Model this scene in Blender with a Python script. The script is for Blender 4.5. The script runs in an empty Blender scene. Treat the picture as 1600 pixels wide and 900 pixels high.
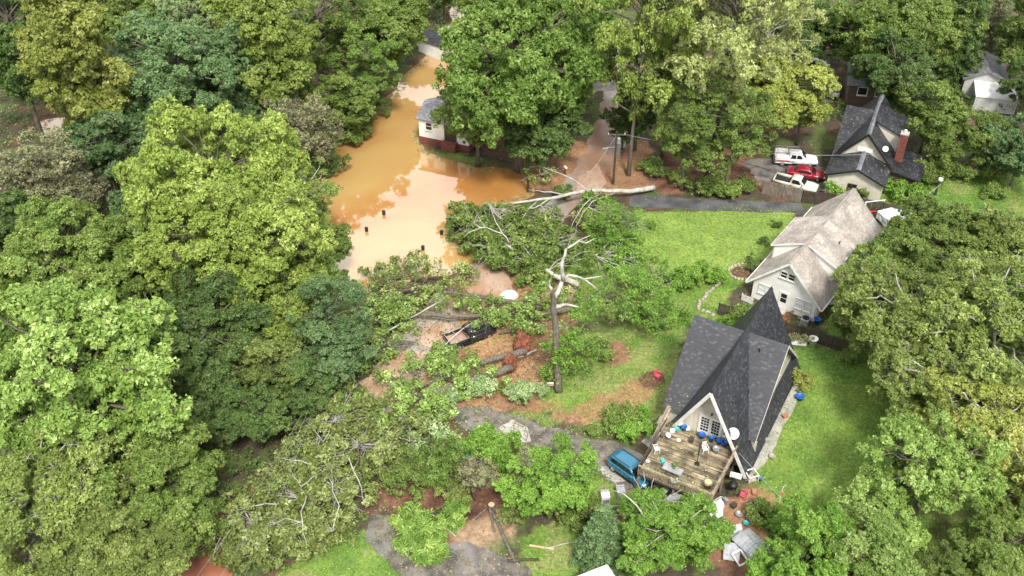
import bpy, math, random
import numpy as np
from mathutils import Vector, Matrix, noise as mnoise

# ------------------------------------------------------------ scene, camera, light
S = bpy.context.scene
COL = S.collection
F_PX, PITCH, CAM_H = 1600.0, math.radians(38), 69.0
cam = bpy.data.cameras.new('camera'); cam.sensor_width = 36; cam.lens = 36*F_PX/1600
cam.clip_start = 1; cam.clip_end = 4000
co = bpy.data.objects.new('camera', cam); COL.objects.link(co)
co.location = (0, 0, CAM_H); co.rotation_euler = (math.pi/2-PITCH, 0, 0)
S.camera = co
SUN_EL, SUN_AZ = math.radians(54), math.radians(168)      # azimuth measured clockwise from +Y
W = bpy.data.worlds.new('World'); S.world = W; W.use_nodes = True
wn = W.node_tree; wn.nodes.clear()
def N(nt, typ, **kw):
    n = nt.nodes.new(typ)
    for k, v in kw.items(): setattr(n, k, v)
    return n
sky = N(wn, 'ShaderNodeTexSky', sky_type='NISHITA', sun_disc=False, sun_elevation=SUN_EL, sun_rotation=SUN_AZ, air_density=1.0, dust_density=2.0)
mx = N(wn, 'ShaderNodeMix', data_type='RGBA'); mx.inputs[0].default_value = 0.8
tc = N(wn, 'ShaderNodeTexCoord'); cn = N(wn, 'ShaderNodeTexNoise'); cn.inputs['Scale'].default_value = 2.2; cn.inputs['Detail'].default_value = 4
cr = N(wn, 'ShaderNodeValToRGB'); cr.color_ramp.elements[0].position = .35; cr.color_ramp.elements[0].color = (9.0, 9.4, 10.0, 1)
cr.color_ramp.elements[1].position = .65; cr.color_ramp.elements[1].color = (15.5, 15.2, 14.8, 1)
wn.links.new(tc.outputs['Generated'], cn.inputs['Vector']); wn.links.new(cn.outputs['Fac'], cr.inputs[0])
wn.links.new(sky.outputs[0], mx.inputs[6]); wn.links.new(cr.outputs[0], mx.inputs[7])
bg = N(wn, 'ShaderNodeBackground'); bg.inputs[1].default_value = 0.08
wo = N(wn, 'ShaderNodeOutputWorld')
wn.links.new(mx.outputs[2], bg.inputs[0]); wn.links.new(bg.outputs[0], wo.inputs[0])
sl = bpy.data.lights.new('sun', 'SUN'); sl.energy = 2.6; sl.angle = math.radians(11); sl.color = (1, .96, .88)
so = bpy.data.objects.new('sun', sl); COL.objects.link(so)
sd = Vector((math.sin(SUN_AZ)*math.cos(SUN_EL), math.cos(SUN_AZ)*math.cos(SUN_EL), math.sin(SUN_EL)))
so.rotation_euler = sd.to_track_quat('Z', 'Y').to_euler(); so.location = (0, 0, 100)
S.view_settings.view_transform = 'Standard'; S.view_settings.look = 'None'
S.view_settings.exposure = 0.88; S.view_settings.gamma = 1
S.cycles.max_bounces = 6; S.cycles.diffuse_bounces = 3; S.cycles.transmission_bounces = 3; S.cycles.transparent_max_bounces = 4

random.seed(7); RNG = np.random.default_rng(7)
TH = PITCH
def P(px, py, z=0.0):
    """real place of a spot measured on the photograph, at height z"""
    a, b = (px-800)/F_PX, (py-450)/F_PX
    dx, dy, dz = a, math.cos(TH)-math.sin(TH)*b, -math.sin(TH)-math.cos(TH)*b
    t = (z-CAM_H)/dz
    return Vector((dx*t, dy*t, z))
def ppm(p):
    return F_PX/((p.y)*math.cos(TH)+(CAM_H-p.z)*math.sin(TH))

# ------------------------------------------------------------ materials
MATS = {}
def mat(name, c1, c2=None, rough=.8, scale=3.0, detail=4, bump=0.0, bscale=None, metal=0, spec=.4, fac=(.35, .65), coat=0, coord='Object', distort=0, stretch=None, rnd=False):
    if name in MATS: return MATS[name]
    m = bpy.data.materials.new(name); m.use_nodes = True; nt = m.node_tree
    b = nt.nodes['Principled BSDF']; b.inputs['Roughness'].default_value = rough; b.inputs['Metallic'].default_value = metal
    b.inputs['Specular IOR Level'].default_value = spec
    b.inputs['Coat Weight'].default_value = coat; b.inputs['Coat Roughness'].default_value = .05
    tc = N(nt, 'ShaderNodeTexCoord'); src = tc.outputs[coord]
    if stretch:
        mp = N(nt, 'ShaderNodeMapping'); mp.inputs['Scale'].default_value = stretch; nt.links.new(src, mp.inputs[0]); src = mp.outputs[0]
    if rnd:
        oi = N(nt, 'ShaderNodeObjectInfo'); ml = N(nt, 'ShaderNodeMath', operation='MULTIPLY'); ml.inputs[1].default_value = 60
        va = N(nt, 'ShaderNodeVectorMath', operation='ADD'); nt.links.new(oi.outputs['Random'], ml.inputs[0]); nt.links.new(src, va.inputs[0]); nt.links.new(ml.outputs[0], va.inputs[1]); src = va.outputs[0]
    nz = N(nt, 'ShaderNodeTexNoise'); nz.inputs['Scale'].default_value = scale; nz.inputs['Detail'].default_value = detail; nz.inputs['Distortion'].default_value = distort
    nt.links.new(src, nz.inputs['Vector'])
    r = N(nt, 'ShaderNodeValToRGB'); c2 = c2 or tuple(x*.8 for x in c1)
    r.color_ramp.elements[0].position = fac[0]; r.color_ramp.elements[0].color = (*c2, 1)
    r.color_ramp.elements[1].position = fac[1]; r.color_ramp.elements[1].color = (*c1, 1)
    nt.links.new(nz.outputs['Fac'], r.inputs[0]); nt.links.new(r.outputs[0], b.inputs['Base Color'])
    if bump:
        n2 = N(nt, 'ShaderNodeTexNoise'); n2.inputs['Scale'].default_value = bscale or scale*4; n2.inputs['Detail'].default_value = 5
        nt.links.new(src, n2.inputs['Vector'])
        bp = N(nt, 'ShaderNodeBump'); bp.inputs['Strength'].default_value = bump; bp.inputs['Distance'].default_value = .1
        nt.links.new(n2.outputs['Fac'], bp.inputs['Height']); nt.links.new(bp.outputs[0], b.inputs['Normal'])
    if rnd:
        ge = N(nt, 'ShaderNodeNewGeometry'); n4 = N(nt, 'ShaderNodeTexNoise'); n4.inputs['Scale'].default_value = .9; n4.inputs['Detail'].default_value = 5
        m4 = N(nt, 'ShaderNodeMapRange'); m4.inputs[1].default_value = .38; m4.inputs[2].default_value = .62; m4.inputs[3].default_value = .42; m4.inputs[4].default_value = 1.2
        x4 = N(nt, 'ShaderNodeMix', data_type='RGBA', blend_type='MULTIPLY'); x4.inputs[0].default_value = 1
        nt.links.new(ge.outputs['Position'], n4.inputs['Vector']); nt.links.new(n4.outputs['Fac'], m4.inputs[0]); nt.links.new(r.outputs[0], x4.inputs[6]); nt.links.new(m4.outputs[0], x4.inputs[7]); nt.links.new(x4.outputs[2], b.inputs['Base Color'])
    MATS[name] = m; return m

def leafmat(name, a, b, c=None, transl=.3):
    if 'rust' not in name: a, b, c = [(x[0]*.96, x[1]*1.02, x[2]*.84) for x in (a, b, c)]
    m = bpy.data.materials.new(name); m.use_nodes = True; nt = m.node_tree; nt.nodes.clear()
    at = N(nt, 'ShaderNodeAttribute', attribute_name='lv')
    oi = N(nt, 'ShaderNodeObjectInfo')
    r = N(nt, 'ShaderNodeValToRGB'); e = r.color_ramp.elements
    e[0].position = .08; e[0].color = (*a, 1); e[1].position = .6; e[1].color = (*b, 1)
    if c: k = e.new(.88); k.color = (*c, 1)
    hs = N(nt, 'ShaderNodeHueSaturation'); hs.inputs['Saturation'].default_value = 1.0; hs.inputs['Hue'].default_value = .496; mr = N(nt, 'ShaderNodeMapRange'); mr.inputs[3].default_value = .84; mr.inputs[4].default_value = 1.18
    nt.links.new(oi.outputs['Random'], mr.inputs[0]); nt.links.new(mr.outputs[0], hs.inputs['Value'])
    nt.links.new(at.outputs['Fac'], r.inputs[0]); nt.links.new(r.outputs[0], hs.inputs['Color'])
    p = N(nt, 'ShaderNodeBsdfPrincipled'); p.inputs['Roughness'].default_value = .5; p.inputs['Specular IOR Level'].default_value = .3
    t = N(nt, 'ShaderNodeBsdfTranslucent'); ms = N(nt, 'ShaderNodeMixShader'); ms.inputs[0].default_value = transl
    o = N(nt, 'ShaderNodeOutputMaterial')
    nt.links.new(hs.outputs[0], p.inputs['Base Color']); nt.links.new(hs.outputs[0], t.inputs[0])
    nt.links.new(p.outputs[0], ms.inputs[1]); nt.links.new(t.outputs[0], ms.inputs[2]); nt.links.new(ms.outputs[0], o.inputs[0])
    MATS[name] = m; return m
L = {
 'lime':   leafmat('leaves_lime',   (.155,.21,.045), (.29,.37,.09), (.47,.53,.19)),
 'yellow': leafmat('leaves_yellow', (.21,.25,.055), (.37,.40,.11), (.55,.55,.22)),
 'pale':   leafmat('leaves_pale_yellow', (.27,.32,.11), (.46,.50,.21), (.62,.64,.36)),
 'mid':    leafmat('leaves_mid',    (.092,.145,.033), (.185,.26,.066), (.36,.44,.15)),
 'fresh':  leafmat('leaves_fresh',  (.13,.21,.045), (.26,.37,.10), (.50,.60,.26)),
 'deep':   leafmat('leaves_deep',   (.06,.105,.03), (.115,.18,.055), (.22,.30,.11)),
 'lush':   leafmat('leaves_lush',   (.10,.18,.035), (.20,.31,.07), (.38,.50,.16)),
 'blue':   leafmat('leaves_blue',   (.075,.13,.055), (.145,.225,.10), (.25,.34,.18)),
 'olive':  leafmat('leaves_olive',  (.12,.165,.04), (.23,.29,.085), (.42,.47,.18)),
 'silver': leafmat('leaves_silver', (.17,.25,.10), (.34,.44,.22), (.62,.68,.48)),
 'brown':  leafmat('leaves_brown',  (.17,.17,.095), (.29,.28,.17), (.42,.41,.28)),
 'grey':   leafmat('leaves_withered', (.12,.16,.04), (.25,.30,.095), (.50,.54,.27)),
 'rust':   leafmat('leaves_rust',   (.18,.09,.04), (.31,.17,.08), (.38,.26,.13)),
 'bright': leafmat('leaves_bright', (.10,.20,.03), (.20,.36,.06), (.38,.54,.14)),
}
M = {}
M['bark'] = mat('bark_grey', (.20,.17,.135), (.09,.075,.06), scale=2, bump=.6, stretch=(3,3,.8))
M['pale_bark'] = mat('bark_pale', (.52,.50,.44), (.30,.28,.24), scale=2, bump=.3)
M['dark_bark'] = mat('bark_dark', (.085,.07,.055), (.035,.03,.025), scale=2, bump=.6)
M['redroot'] = mat('clay_roots', (.30,.10,.05), (.14,.05,.03), scale=4, bump=.9)
M['cutwood'] = mat('cut_wood', (.62,.46,.26), (.45,.32,.18), scale=6)
M['shingle_black'] = mat('roof_shingle_charcoal', (.058,.06,.068), (.024,.025,.03), rough=.5, scale=1.2, bump=.35, bscale=30, spec=.4)
M['shingle_beige'] = mat('roof_shingle_taupe', (.30,.27,.24), (.20,.175,.155), rough=.75, scale=.9, bump=.35, bscale=30, fac=(.3,.6))
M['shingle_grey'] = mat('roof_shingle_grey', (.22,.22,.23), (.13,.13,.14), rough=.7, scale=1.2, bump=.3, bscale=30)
M['cream'] = mat('cream_wall_paint', (.62,.58,.49), (.50,.46,.38), rough=.75, scale=1.2)
M['white'] = mat('white_siding_paint', (.80,.79,.76), (.70,.69,.65), rough=.6, scale=1)
M['trim'] = mat('white_trim_paint', (.78,.77,.74), (.62,.60,.56), rough=.6, scale=3)
M['greywall'] = mat('grey_wall_paint', (.50,.50,.48), (.40,.40,.38), rough=.7)
M['brownwall'] = mat('brown_wall_paint', (.16,.11,.08), (.11,.08,.06), rough=.8)
M['brick'] = mat('red_brick', (.24,.075,.055), (.13,.05,.04), scale=4)
M['glass'] = mat('window_glass', (.02,.024,.028), (.012,.014,.016), rough=.06, spec=.6)
M['blind'] = mat('window_blind', (.66,.67,.66), (.56,.57,.57), rough=.4, scale=1, stretch=(.1,.1,14))
M['deckwood'] = mat('weathered_deck_wood', (.36,.30,.20), (.105,.08,.055), rough=.75, scale=1.1, detail=6, fac=(.33,.66), coord='Object', stretch=(.35,3,3), rnd=True)
M['deckwood_pale'] = mat('sun_bleached_deck_wood', (.50,.41,.27), (.27,.21,.13), rough=.75, scale=1.6, detail=6, stretch=(.35,3,3), rnd=True)
M['deckwood_dark'] = mat('mossy_deck_wood', (.30,.24,.14), (.095,.065,.045), rough=.8, scale=1.5, detail=6, stretch=(.35,3,3), rnd=True)
M['railwood'] = mat('grey_rail_wood', (.34,.28,.20), (.17,.13,.09), rough=.8, scale=3)
M['darkfence'] = mat('dark_fence_wood', (.085,.062,.048), (.04,.03,.025), rough=.85, scale=2, stretch=(4,4,.6))
M['greyfence'] = mat('grey_fence_wood', (.27,.22,.18), (.12,.095,.08), rough=.85, scale=2, stretch=(4,4,.6))
M['black'] = mat('black_plastic', (.02,.02,.022), rough=.4)
M['rubber'] = mat('tyre_rubber', (.022,.022,.022), rough=.8)
M['chrome'] = mat('wheel_alloy', (.5,.5,.52), rough=.3, metal=.8)
M['plastic_white'] = mat('white_plastic', (.8,.8,.8), (.68,.68,.66), rough=.45)
M['plastic_blue'] = mat('blue_plastic', (.03,.16,.55), (.02,.10,.40), rough=.4)
M['plastic_teal'] = mat('teal_plastic', (.08,.42,.42), (.05,.3,.32), rough=.4)
M['plastic_red'] = mat('red_plastic', (.62,.05,.05), (.45,.03,.03), rough=.4)
M['plastic_pink'] = mat('pink_plastic', (.75,.10,.16), (.6,.07,.12), rough=.45)
M['orange'] = mat('orange_paint', (.70,.20,.05), (.5,.14,.04), rough=.5)
M['terracotta'] = mat('terracotta', (.45,.2,.11), (.33,.14,.08), rough=.8)
M['metal_grey'] = mat('grey_metal', (.42,.43,.44), (.30,.31,.32), rough=.4, metal=.4)
M['galv'] = mat('galvanised_roof', (.42,.43,.45), (.30,.31,.33), rough=.45, metal=.2, scale=2)
M['concrete'] = mat('concrete', (.44,.42,.38), (.28,.265,.235), rough=.85, scale=.8, detail=8, bump=.3, fac=(.35,.6))
M['stone'] = mat('border_stone', (.45,.40,.33), (.28,.24,.2), rough=.85, scale=3, bump=.4)
M['tarp'] = mat('white_tarp', (.74,.75,.76), (.62,.63,.65), rough=.5, scale=2)
M['bluetarp'] = mat('blue_tarp', (.03,.22,.55), (.02,.16,.42), rough=.45)
M['asphalt'] = mat('worn_asphalt', (.205,.185,.165), (.072,.066,.062), rough=.6, scale=.7, detail=10, bump=.35, bscale=9, fac=(.36,.64), distort=.5)
M['asphalt_dark'] = mat('dark_asphalt', (.12,.12,.125), (.055,.055,.06), rough=.6, scale=.5, detail=8, bump=.3, bscale=12)
M['wetroad'] = mat('wet_clay_road', (.33,.30,.275), (.27,.155,.10), rough=.22, scale=.13, detail=7, spec=.6, fac=(.40,.6))
M['redroad'] = mat('red_clay_track', (.36,.15,.09), (.25,.085,.05), rough=.6, scale=.5, detail=7, bump=.3)
M['mudwater'] = mat('muddy_puddle', (.46,.33,.25), (.36,.20,.125), rough=.07, scale=.35, detail=5, spec=.7)

# ------------------------------------------------------------ mesh helpers
def tag(o, label=None, cat=None, group=None, kind=None):
    if label: o['label'] = label
    if cat: o['category'] = cat
    if group: o['group'] = group
    if kind: o['kind'] = kind
    return o
def thing(name, label, cat, loc=(0,0,0), rotz=0, group=None, scale=None):
    o = bpy.data.objects.new(name, None); COL.objects.link(o); o.empty_display_size = .3
    o.location = loc; o.rotation_euler = (0, 0, rotz)
    if scale: o.scale = scale
    return tag(o, label, cat, group)
def part(name, me, m=None, parent=None):
    o = bpy.data.objects.new(name, me); COL.objects.link(o)
    if parent is not None: o.parent = parent
    if m is not None:
        if len(me.materials) == 0: me.materials.append(m)
        elif me.materials[0] is not m:
            o.material_slots[0].link = 'OBJECT'; o.material_slots[0].material = m
    return o
def dup_tree(o, parent=None):
    c = o.copy(); COL.objects.link(c); c.parent = parent
    for ch in list(o.children): dup_tree(ch, c)
    return c
class MB:
    def __init__(s): s.v = []; s.f = []
    def add(s, vs, fs):
        b = len(s.v); s.v += [tuple(x) for x in vs]; s.f += [tuple(i+b for i in f) for f in fs]; return s
    def obox(s, c, a, b, d):
        c, a, b, d = Vector(c), Vector(a), Vector(b), Vector(d)
        vs = [c+a*i+b*j+d*k for k in (-1, 1) for j in (-1, 1) for i in (-1, 1)]
        fs = [(0,2,3,1), (4,5,7,6), (0,1,5,4), (2,6,7,3), (0,4,6,2), (1,3,7,5)]
        if a.cross(b).dot(d) < 0: fs = [f[::-1] for f in fs]
        return s.add(vs, fs)
    def box(s, c, size, rz=0, rx=0, ry=0):
        m = Matrix.Rotation(rz, 3, 'Z') @ Matrix.Rotation(ry, 3, 'Y') @ Matrix.Rotation(rx, 3, 'X')
        return s.obox(c, m @ Vector((size[0]/2,0,0)), m @ Vector((0,size[1]/2,0)), m @ Vector((0,0,size[2]/2)))
    def bar(s, p, q, w, h=None, up=(0,0,1)):
        p, q = Vector(p), Vector(q); h = h or w; d = q-p
        x = d.cross(Vector(up))
        if x.length < 1e-5: x = d.cross(Vector((0,1,0)))
        x.normalize(); y = x.cross(d).normalized()
        return s.obox((p+q)/2, x*w/2, d/2, y*h/2)
    def slab(s, pts, t):
        """planar polygon given a thickness vector t"""
        pts = [Vector(p) for p in pts]; t = Vector(t); n = len(pts)
        nr = (pts[1]-pts[0]).cross(pts[2]-pts[0])
        if nr.dot(t) > 0: pts = pts[::-1]
        vs = pts+[p+t for p in pts]
        fs = [tuple(range(n)), tuple(range(2*n-1, n-1, -1))]+[(i, i+n, (i+1) % n+n, (i+1) % n) for i in range(n)]
        return s.add(vs, fs)
    def tube(s, pts, rad, n=6, cap=True):
        pts = [Vector(p) for p in pts]
        if not hasattr(rad, '__len__'): rad = [rad]*len(pts)
        rings = []; ref = Vector((0.31, .17, .93))
        for i, p in enumerate(pts):
            d = (pts[min(i+1, len(pts)-1)]-pts[max(i-1, 0)]).normalized()
            if abs(d.dot(ref)) > .95: r0 = Vector((1, 0, .1))
            else: r0 = ref
            x = d.cross(r0).normalized(); y = d.cross(x)
            rings.append([p+(x*math.cos(2*math.pi*k/n)+y*math.sin(2*math.pi*k/n))*rad[i] for k in range(n)])
        vs = [v for r in rings for v in r]; fs = []
        for i in range(len(pts)-1):
            for k in range(n):
                a, b = i*n+k, i*n+(k+1) % n
                fs.append((a, b, b+n, a+n))
        if cap: fs += [tuple(range(n-1, -1, -1)), tuple((len(pts)-1)*n+k for k in range(n))]
        return s.add(vs, fs)
    def lathe(s, prof, n=16, c=(0,0,0)):
        c = Vector(c); vs = []; fs = []; k = len(prof)
        for r, z in prof:
            for i in range(n):
                a = 2*math.pi*i/n; vs.append(c+Vector((r*math.cos(a), r*math.sin(a), z)))
        for j in range(k-1):
            for i in range(n):
                a, b = j*n+i, j*n+(i+1) % n; fs.append((a, b, b+n, a+n))
        fs += [tuple(range(n-1, -1, -1)), tuple((k-1)*n+i for i in range(n))]
        return s.add(vs, fs)
    def mesh(s, name, smooth=False):
        me = bpy.data.meshes.new(name); me.from_pydata(s.v, [], s.f); me.update()
        if smooth: me.polygons.foreach_set('use_smooth', [True]*len(me.polygons))
        return me
    def build(s, name, m, parent=None, smooth=False, bevel=0):
        o = part(name, s.mesh(name, smooth), m, parent)
        if bevel:
            b = o.modifiers.new('bevel', 'BEVEL'); b.width = bevel; b.segments = 2; b.limit_method = 'ANGLE'
        return o
def np_mesh(name, verts, nper, var=None, smooth=False):
    """verts (K*nper,3); consecutive groups of nper form faces"""
    me = bpy.data.meshes.new(name); nv = len(verts); nf = nv//nper
    me.vertices.add(nv); me.vertices.foreach_set('co', verts.astype(np.float32).ravel())
    me.loops.add(nv); me.loops.foreach_set('vertex_index', np.arange(nv, dtype=np.int32))
    me.polygons.add(nf); me.polygons.foreach_set('loop_start', np.arange(0, nv, nper, dtype=np.int32))
    me.polygons.foreach_set('loop_total', np.full(nf, nper, dtype=np.int32))
    me.update(calc_edges=True)
    if var is not None:
        a = me.attributes.new('lv', 'FLOAT', 'FACE'); a.data.foreach_set('value', var.astype(np.float32))
    return me
def unit(a): return a/np.maximum(np.linalg.norm(a, axis=-1, keepdims=True), 1e-9)
def leaf_quads(rng, C, rad, out, n, size, flat=.75, narrow=.6, updown=.45, cvar=None):
    """clumps of leaves: centres C, clump radii, outward directions; every leaf a small folded blade"""
    K = len(C); T = K*n
    c = np.repeat(C, n, 0); r = np.repeat(rad, n)[:, None]; o = np.repeat(out, n, 0)
    d = unit(rng.normal(size=(T, 3))+o*.55)
    off = d*r*(rng.random((T, 1))**.45); off[:, 2] *= flat
    p = c+off
    nrm = unit(d*.5+o*.25+np.array([0, 0, updown*.9])+rng.normal(size=(T, 3))*.58)
    t = unit(np.cross(nrm, rng.normal(size=(T, 3)))); b = np.cross(nrm, t)
    L_ = size*(.45+1.1*rng.random((T, 1))); w = L_*narrow
    v = np.stack([p+t*L_*.62, p-t*L_*.4+b*w*.62, p-t*L_*.4-b*w*.62], 1).reshape(-1, 3)
    cv = rng.random(K) if cvar is None else cvar
    lv = np.repeat(cv, n)*.5+rng.random(T)*.5
    return v, lv

# ------------------------------------------------------------ trees
def limb_pts(a, b, sag=0.0, seg=4, wob=.12, rr=random):
    a, b = Vector(a), Vector(b); d = b-a; ln = d.length; out = []
    for i in range(seg+1):
        t = i/seg; p = a+d*t
        p.z += sag*math.sin(math.pi*t)*ln
        if 0 < i < seg: p += Vector((rr.uniform(-1, 1), rr.uniform(-1, 1), rr.uniform(-.6, .6)))*wob*ln*.5
        out.append(p)
    return out
def archetype(kind, seed):
    rng = np.random.default_rng(seed); rr = random.Random(seed)
    K = dict(
      round=dict(R=5, Rz=4.4, hc=7.4, nl=60, rl=.95, cr=.42, n=42, size=.235, dens=.85, trunk=.24, bare=.05),
      broad=dict(R=8, Rz=6.0, hc=9.6, nl=120, rl=1.25, cr=.52, n=48, size=.275, dens=.85, trunk=.42, bare=.05),
      tall=dict(R=4.4, Rz=7.6, hc=10.4, nl=90, rl=.95, cr=.42, n=42, size=.235, dens=.85, trunk=.26, bare=.05),
      airy=dict(R=5.2, Rz=6.4, hc=10.6, nl=64, rl=.85, cr=.42, n=34, size=.215, dens=.75, trunk=.22, bare=.16),
      wispy=dict(R=5, Rz=3.8, hc=5.4, nl=70, rl=.7, cr=.46, n=24, size=.16, dens=.6, trunk=.13, bare=.12),
      ragged=dict(R=7, Rz=5.0, hc=8.6, nl=105, rl=1.05, cr=.46, n=44, size=.25, dens=.8, trunk=.36, bare=.08),
      brush=dict(R=4, Rz=2.0, hc=1.9, nl=44, rl=.7, cr=.38, n=28, size=.23, dens=.8, trunk=.1, bare=.12),
      twiggy=dict(R=4.2, Rz=3.8, hc=5.6, nl=46, rl=.85, cr=.42, n=22, size=.2, dens=.75, trunk=.14, bare=.3),
      bush=dict(R=2, Rz=1.3, hc=1.15, nl=14, rl=.6, cr=.36, n=36, size=.19, dens=.9, trunk=.06, bare=.05),
      shrub=dict(R=1, Rz=.8, hc=.7, nl=8, rl=.35, cr=.24, n=30, size=.14, dens=1.0, trunk=.04, bare=.05),
    )[kind]
    R, Rz, hc = K['R'], K['Rz'], K['hc']
    lob = []
    for i in range(K['nl']):
        for _ in range(40):
            d = unit(rng.normal(size=3)); d[2] = d[2]*.95+.12
            q = d*np.array([R-K['rl']*.6, R-K['rl']*.6, Rz-K['rl']*.6])*((.5+.62*rng.random()**.5) if i % 4 else (.1+.6*rng.random()))*(1+.22*math.sin(2.3*math.atan2(d[1], d[0])+seed))
            if all(np.linalg.norm(q-x[0]) > K['rl']*.95 for x in lob): break
        lob.append((q, K['rl']*(.55+.9*rng.random()**1.5)))
    cen, out, own = [], [], []
    for i, (q, r) in enumerate(lob):
        nc = int(4*math.pi*r*r*.62/(K['cr']**2)*K['dens'])
        for _ in range(nc):
            d = unit(rng.normal(size=3)+np.array([0, 0, .45])+unit(q)*.3)
            if d[2] < -.35 and rng.random() < .7: continue
            p = q+d*np.array([1, 1, .8])*r*(.6+.85*rng.random()**1.3)
            inside = sum(np.linalg.norm(p-x[0]) < x[1]*.72 for j, x in enumerate(lob) if j != i)
            if inside and rng.random() < .8: continue
            cen.append(p+np.array([0, 0, hc])); out.append(unit(d+unit(p)*.4)); own.append(i)
    cen, out = np.array(cen), np.array(out)
    lobvar = rng.random(len(lob))
    cvar = np.clip(.62*lobvar[own]+.38*rng.random(len(cen)), 0, 1)
    rad = K['cr']*(.5+1.0*rng.random(len(cen)))
    barem = rng.random(len(cen)) < K['bare']
    keep = ~barem
    v, lv = leaf_quads(rng, cen[keep], rad[keep], out[keep], K['n'], K['size'], cvar=cvar[keep])
    crown = np_mesh('crown_'+kind, v, 3, lv)
    t = MB(); tr = K['trunk']
    lean = Vector((rr.uniform(-.06, .06)*hc, rr.uniform(-.06, .06)*hc, 0))
    top = Vector((0, 0, hc+Rz*.45))
    tp = [Vector((0, 0, -.3))]+[Vector((lean.x*i/5+rr.uniform(-.1, .1), lean.y*i/5+rr.uniform(-.1, .1), top.z*i/5)) for i in range(1, 6)]
    t.tube(tp, [tr*1.5, tr*1.0, tr*.8, tr*.62, tr*.42, tr*.2], 8)
    trunk = t.mesh('trunk_'+kind, True)
    b = MB()
    def on_trunk(z):
        f = max(0, min(4.99, z/top.z*5)); i = int(f); return tp[i].lerp(tp[i+1], f-i)
    for i, (q, r) in enumerate(lob):
        e = Vector(q)+Vector((0, 0, hc)); s0 = on_trunk(max(hc-Rz*.9 if kind not in ('bush', 'shrub') else .15, min(e.z-1.2*R/5, top.z*.9)))
        b.tube(limb_pts(s0, e, .06, 4, .15, rr), [tr*.42, tr*.34, tr*.26, tr*.2, tr*.13], 5, False)
    for k in range(len(cen)):
        if not barem[k] and rng.random() > .5: continue
        q = Vector(lob[own[k]][0])+Vector((0, 0, hc)); e = Vector(cen[k])
        if barem[k]:
            e += Vector(out[k])*K['cr']*.7
            pts = limb_pts(q, e, .04, 4, .3, rr); b.tube(pts, [tr*.15, tr*.12, tr*.1, tr*.07, .015], 4, False)
            for _ in range(4):
                j = rr.choice((2, 3)); e2 = pts[j]+Vector((rr.uniform(-1, 1), rr.uniform(-1, 1), rr.uniform(-.2, .9)))*K['cr']*1.1
                b.tube(limb_pts(pts[j], e2, .05, 2, .3, rr), [tr*.07, tr*.05, .012], 3, False)
        else: b.tube([q, q.lerp(e, .55)+Vector((rr.uniform(-.2, .2), rr.uniform(-.2, .2), .1)), e], [tr*.14, tr*.09, .02], 3, False)
    return dict(R=R, Rz=Rz, hc=hc, crown=crown, trunk=trunk, branches=b.mesh('branches_'+kind, True))
def conifer(seed, R=2.6, H=14, n=30, droop=.35, dens=1.0, size=.26):
    rng = np.random.default_rng(seed); rr = random.Random(seed)
    C, O, Rr = [], [], []; b = MB()
    z = 1.3
    while z < H:
        f = 1-z/H; rad = R*(f**.8)*(.8+.35*rr.random())+.15; nb = int(7+6*f); a0 = rr.random()*6.28
        for k in range(nb):
            a = a0+k*6.283/nb+rr.uniform(-.25, .25); ln = rad*rr.uniform(.7, 1.12)
            d = Vector((math.cos(a), math.sin(a), 0)); e = d*ln+Vector((0, 0, z-droop*ln+.1))
            b.tube([Vector((0, 0, z)), e], [.05, .015], 3, False)
            m = max(2, int(ln/.38))
            for j in range(1, m+1):
                if rr.random() > dens: continue
                C.append(Vector((0, 0, z)).lerp(e, j/m)); O.append(d*.6+Vector((0, 0, .2))); Rr.append(.34+.12*rr.random())
        z += .52+.12*rr.random()
    C, O = np.array([tuple(c) for c in C]), unit(np.array([tuple(c) for c in O]))
    v, lv = leaf_quads(rng, C, np.array(Rr), O, n, size, flat=.45, narrow=.35, updown=.6)
    t = MB(); t.tube([(0, 0, -.3), (0, 0, H*.5), (0, 0, H)], [.24, .15, .03], 7)
    return dict(R=R, Rz=H/2, hc=H*.5, crown=np_mesh('crown_conifer', v, 3, lv), trunk=t.mesh('trunk_conifer', True), branches=b.mesh('branches_conifer', True))
ARC = {}
for kd, cnt in (('round', 3), ('broad', 4), ('tall', 2), ('airy', 3), ('wispy', 2), ('ragged', 3), ('twiggy', 2), ('brush', 2), ('bush', 3), ('shrub', 2)):
    ARC[kd] = [archetype(kd, 100+17*i+len(kd)*7) for i in range(cnt)]
ARC['conifer'] = [conifer(5), conifer(6, R=2.9, H=12)]
ARC['deadfir'] = [conifer(8, R=2.4, H=9, n=9, droop=.5, dens=.7, size=.2)]
tree_n = [0]
def T(kind, px, py, r, leaf, label, bark='bark', hz=1.0, name=None, cat='tree', group=None, wide=1.0, lean=(0, 0), z0=0.0, mesh=None):
    tree_n[0] += 1; i = tree_n[0]
    A = ARC[kind][(i*7+3) % len(ARC[kind])] if mesh is None else ARC[kind][mesh]
    s = r/15/A['R']
    for _ in range(4):
        p = P(px, py, A['hc']*s*hz+z0); s = r/ppm(p)/A['R']
    if not name: name = {'bush': 'bush', 'brush': 'brush', 'shrub': 'bush', 'conifer': 'conifer_tree', 'deadfir': 'dead_conifer', 'twiggy': 'sparse_tree'}.get(kind, 'broadleaf_tree')
    if name in ('bush', 'brush') and cat == 'tree': cat = 'bush'
    t = thing(name, label, cat, (p.x, p.y, z0), random.uniform(0, 6.28), group, (s, s*wide, s*hz))
    if lean != (0, 0): t.rotation_euler = (lean[0], lean[1], 0)
    part('crown', A['crown'], L[leaf], t)
    part('trunk', A['trunk'], M[bark], t); br_ = part('branches', A['branches'], M[bark], t)
    if kind in ('bush', 'shrub', 'brush', 'conifer', 'deadfir', 'twiggy', 'wispy'): tag(br_, kind='stuff')
    return t

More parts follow.
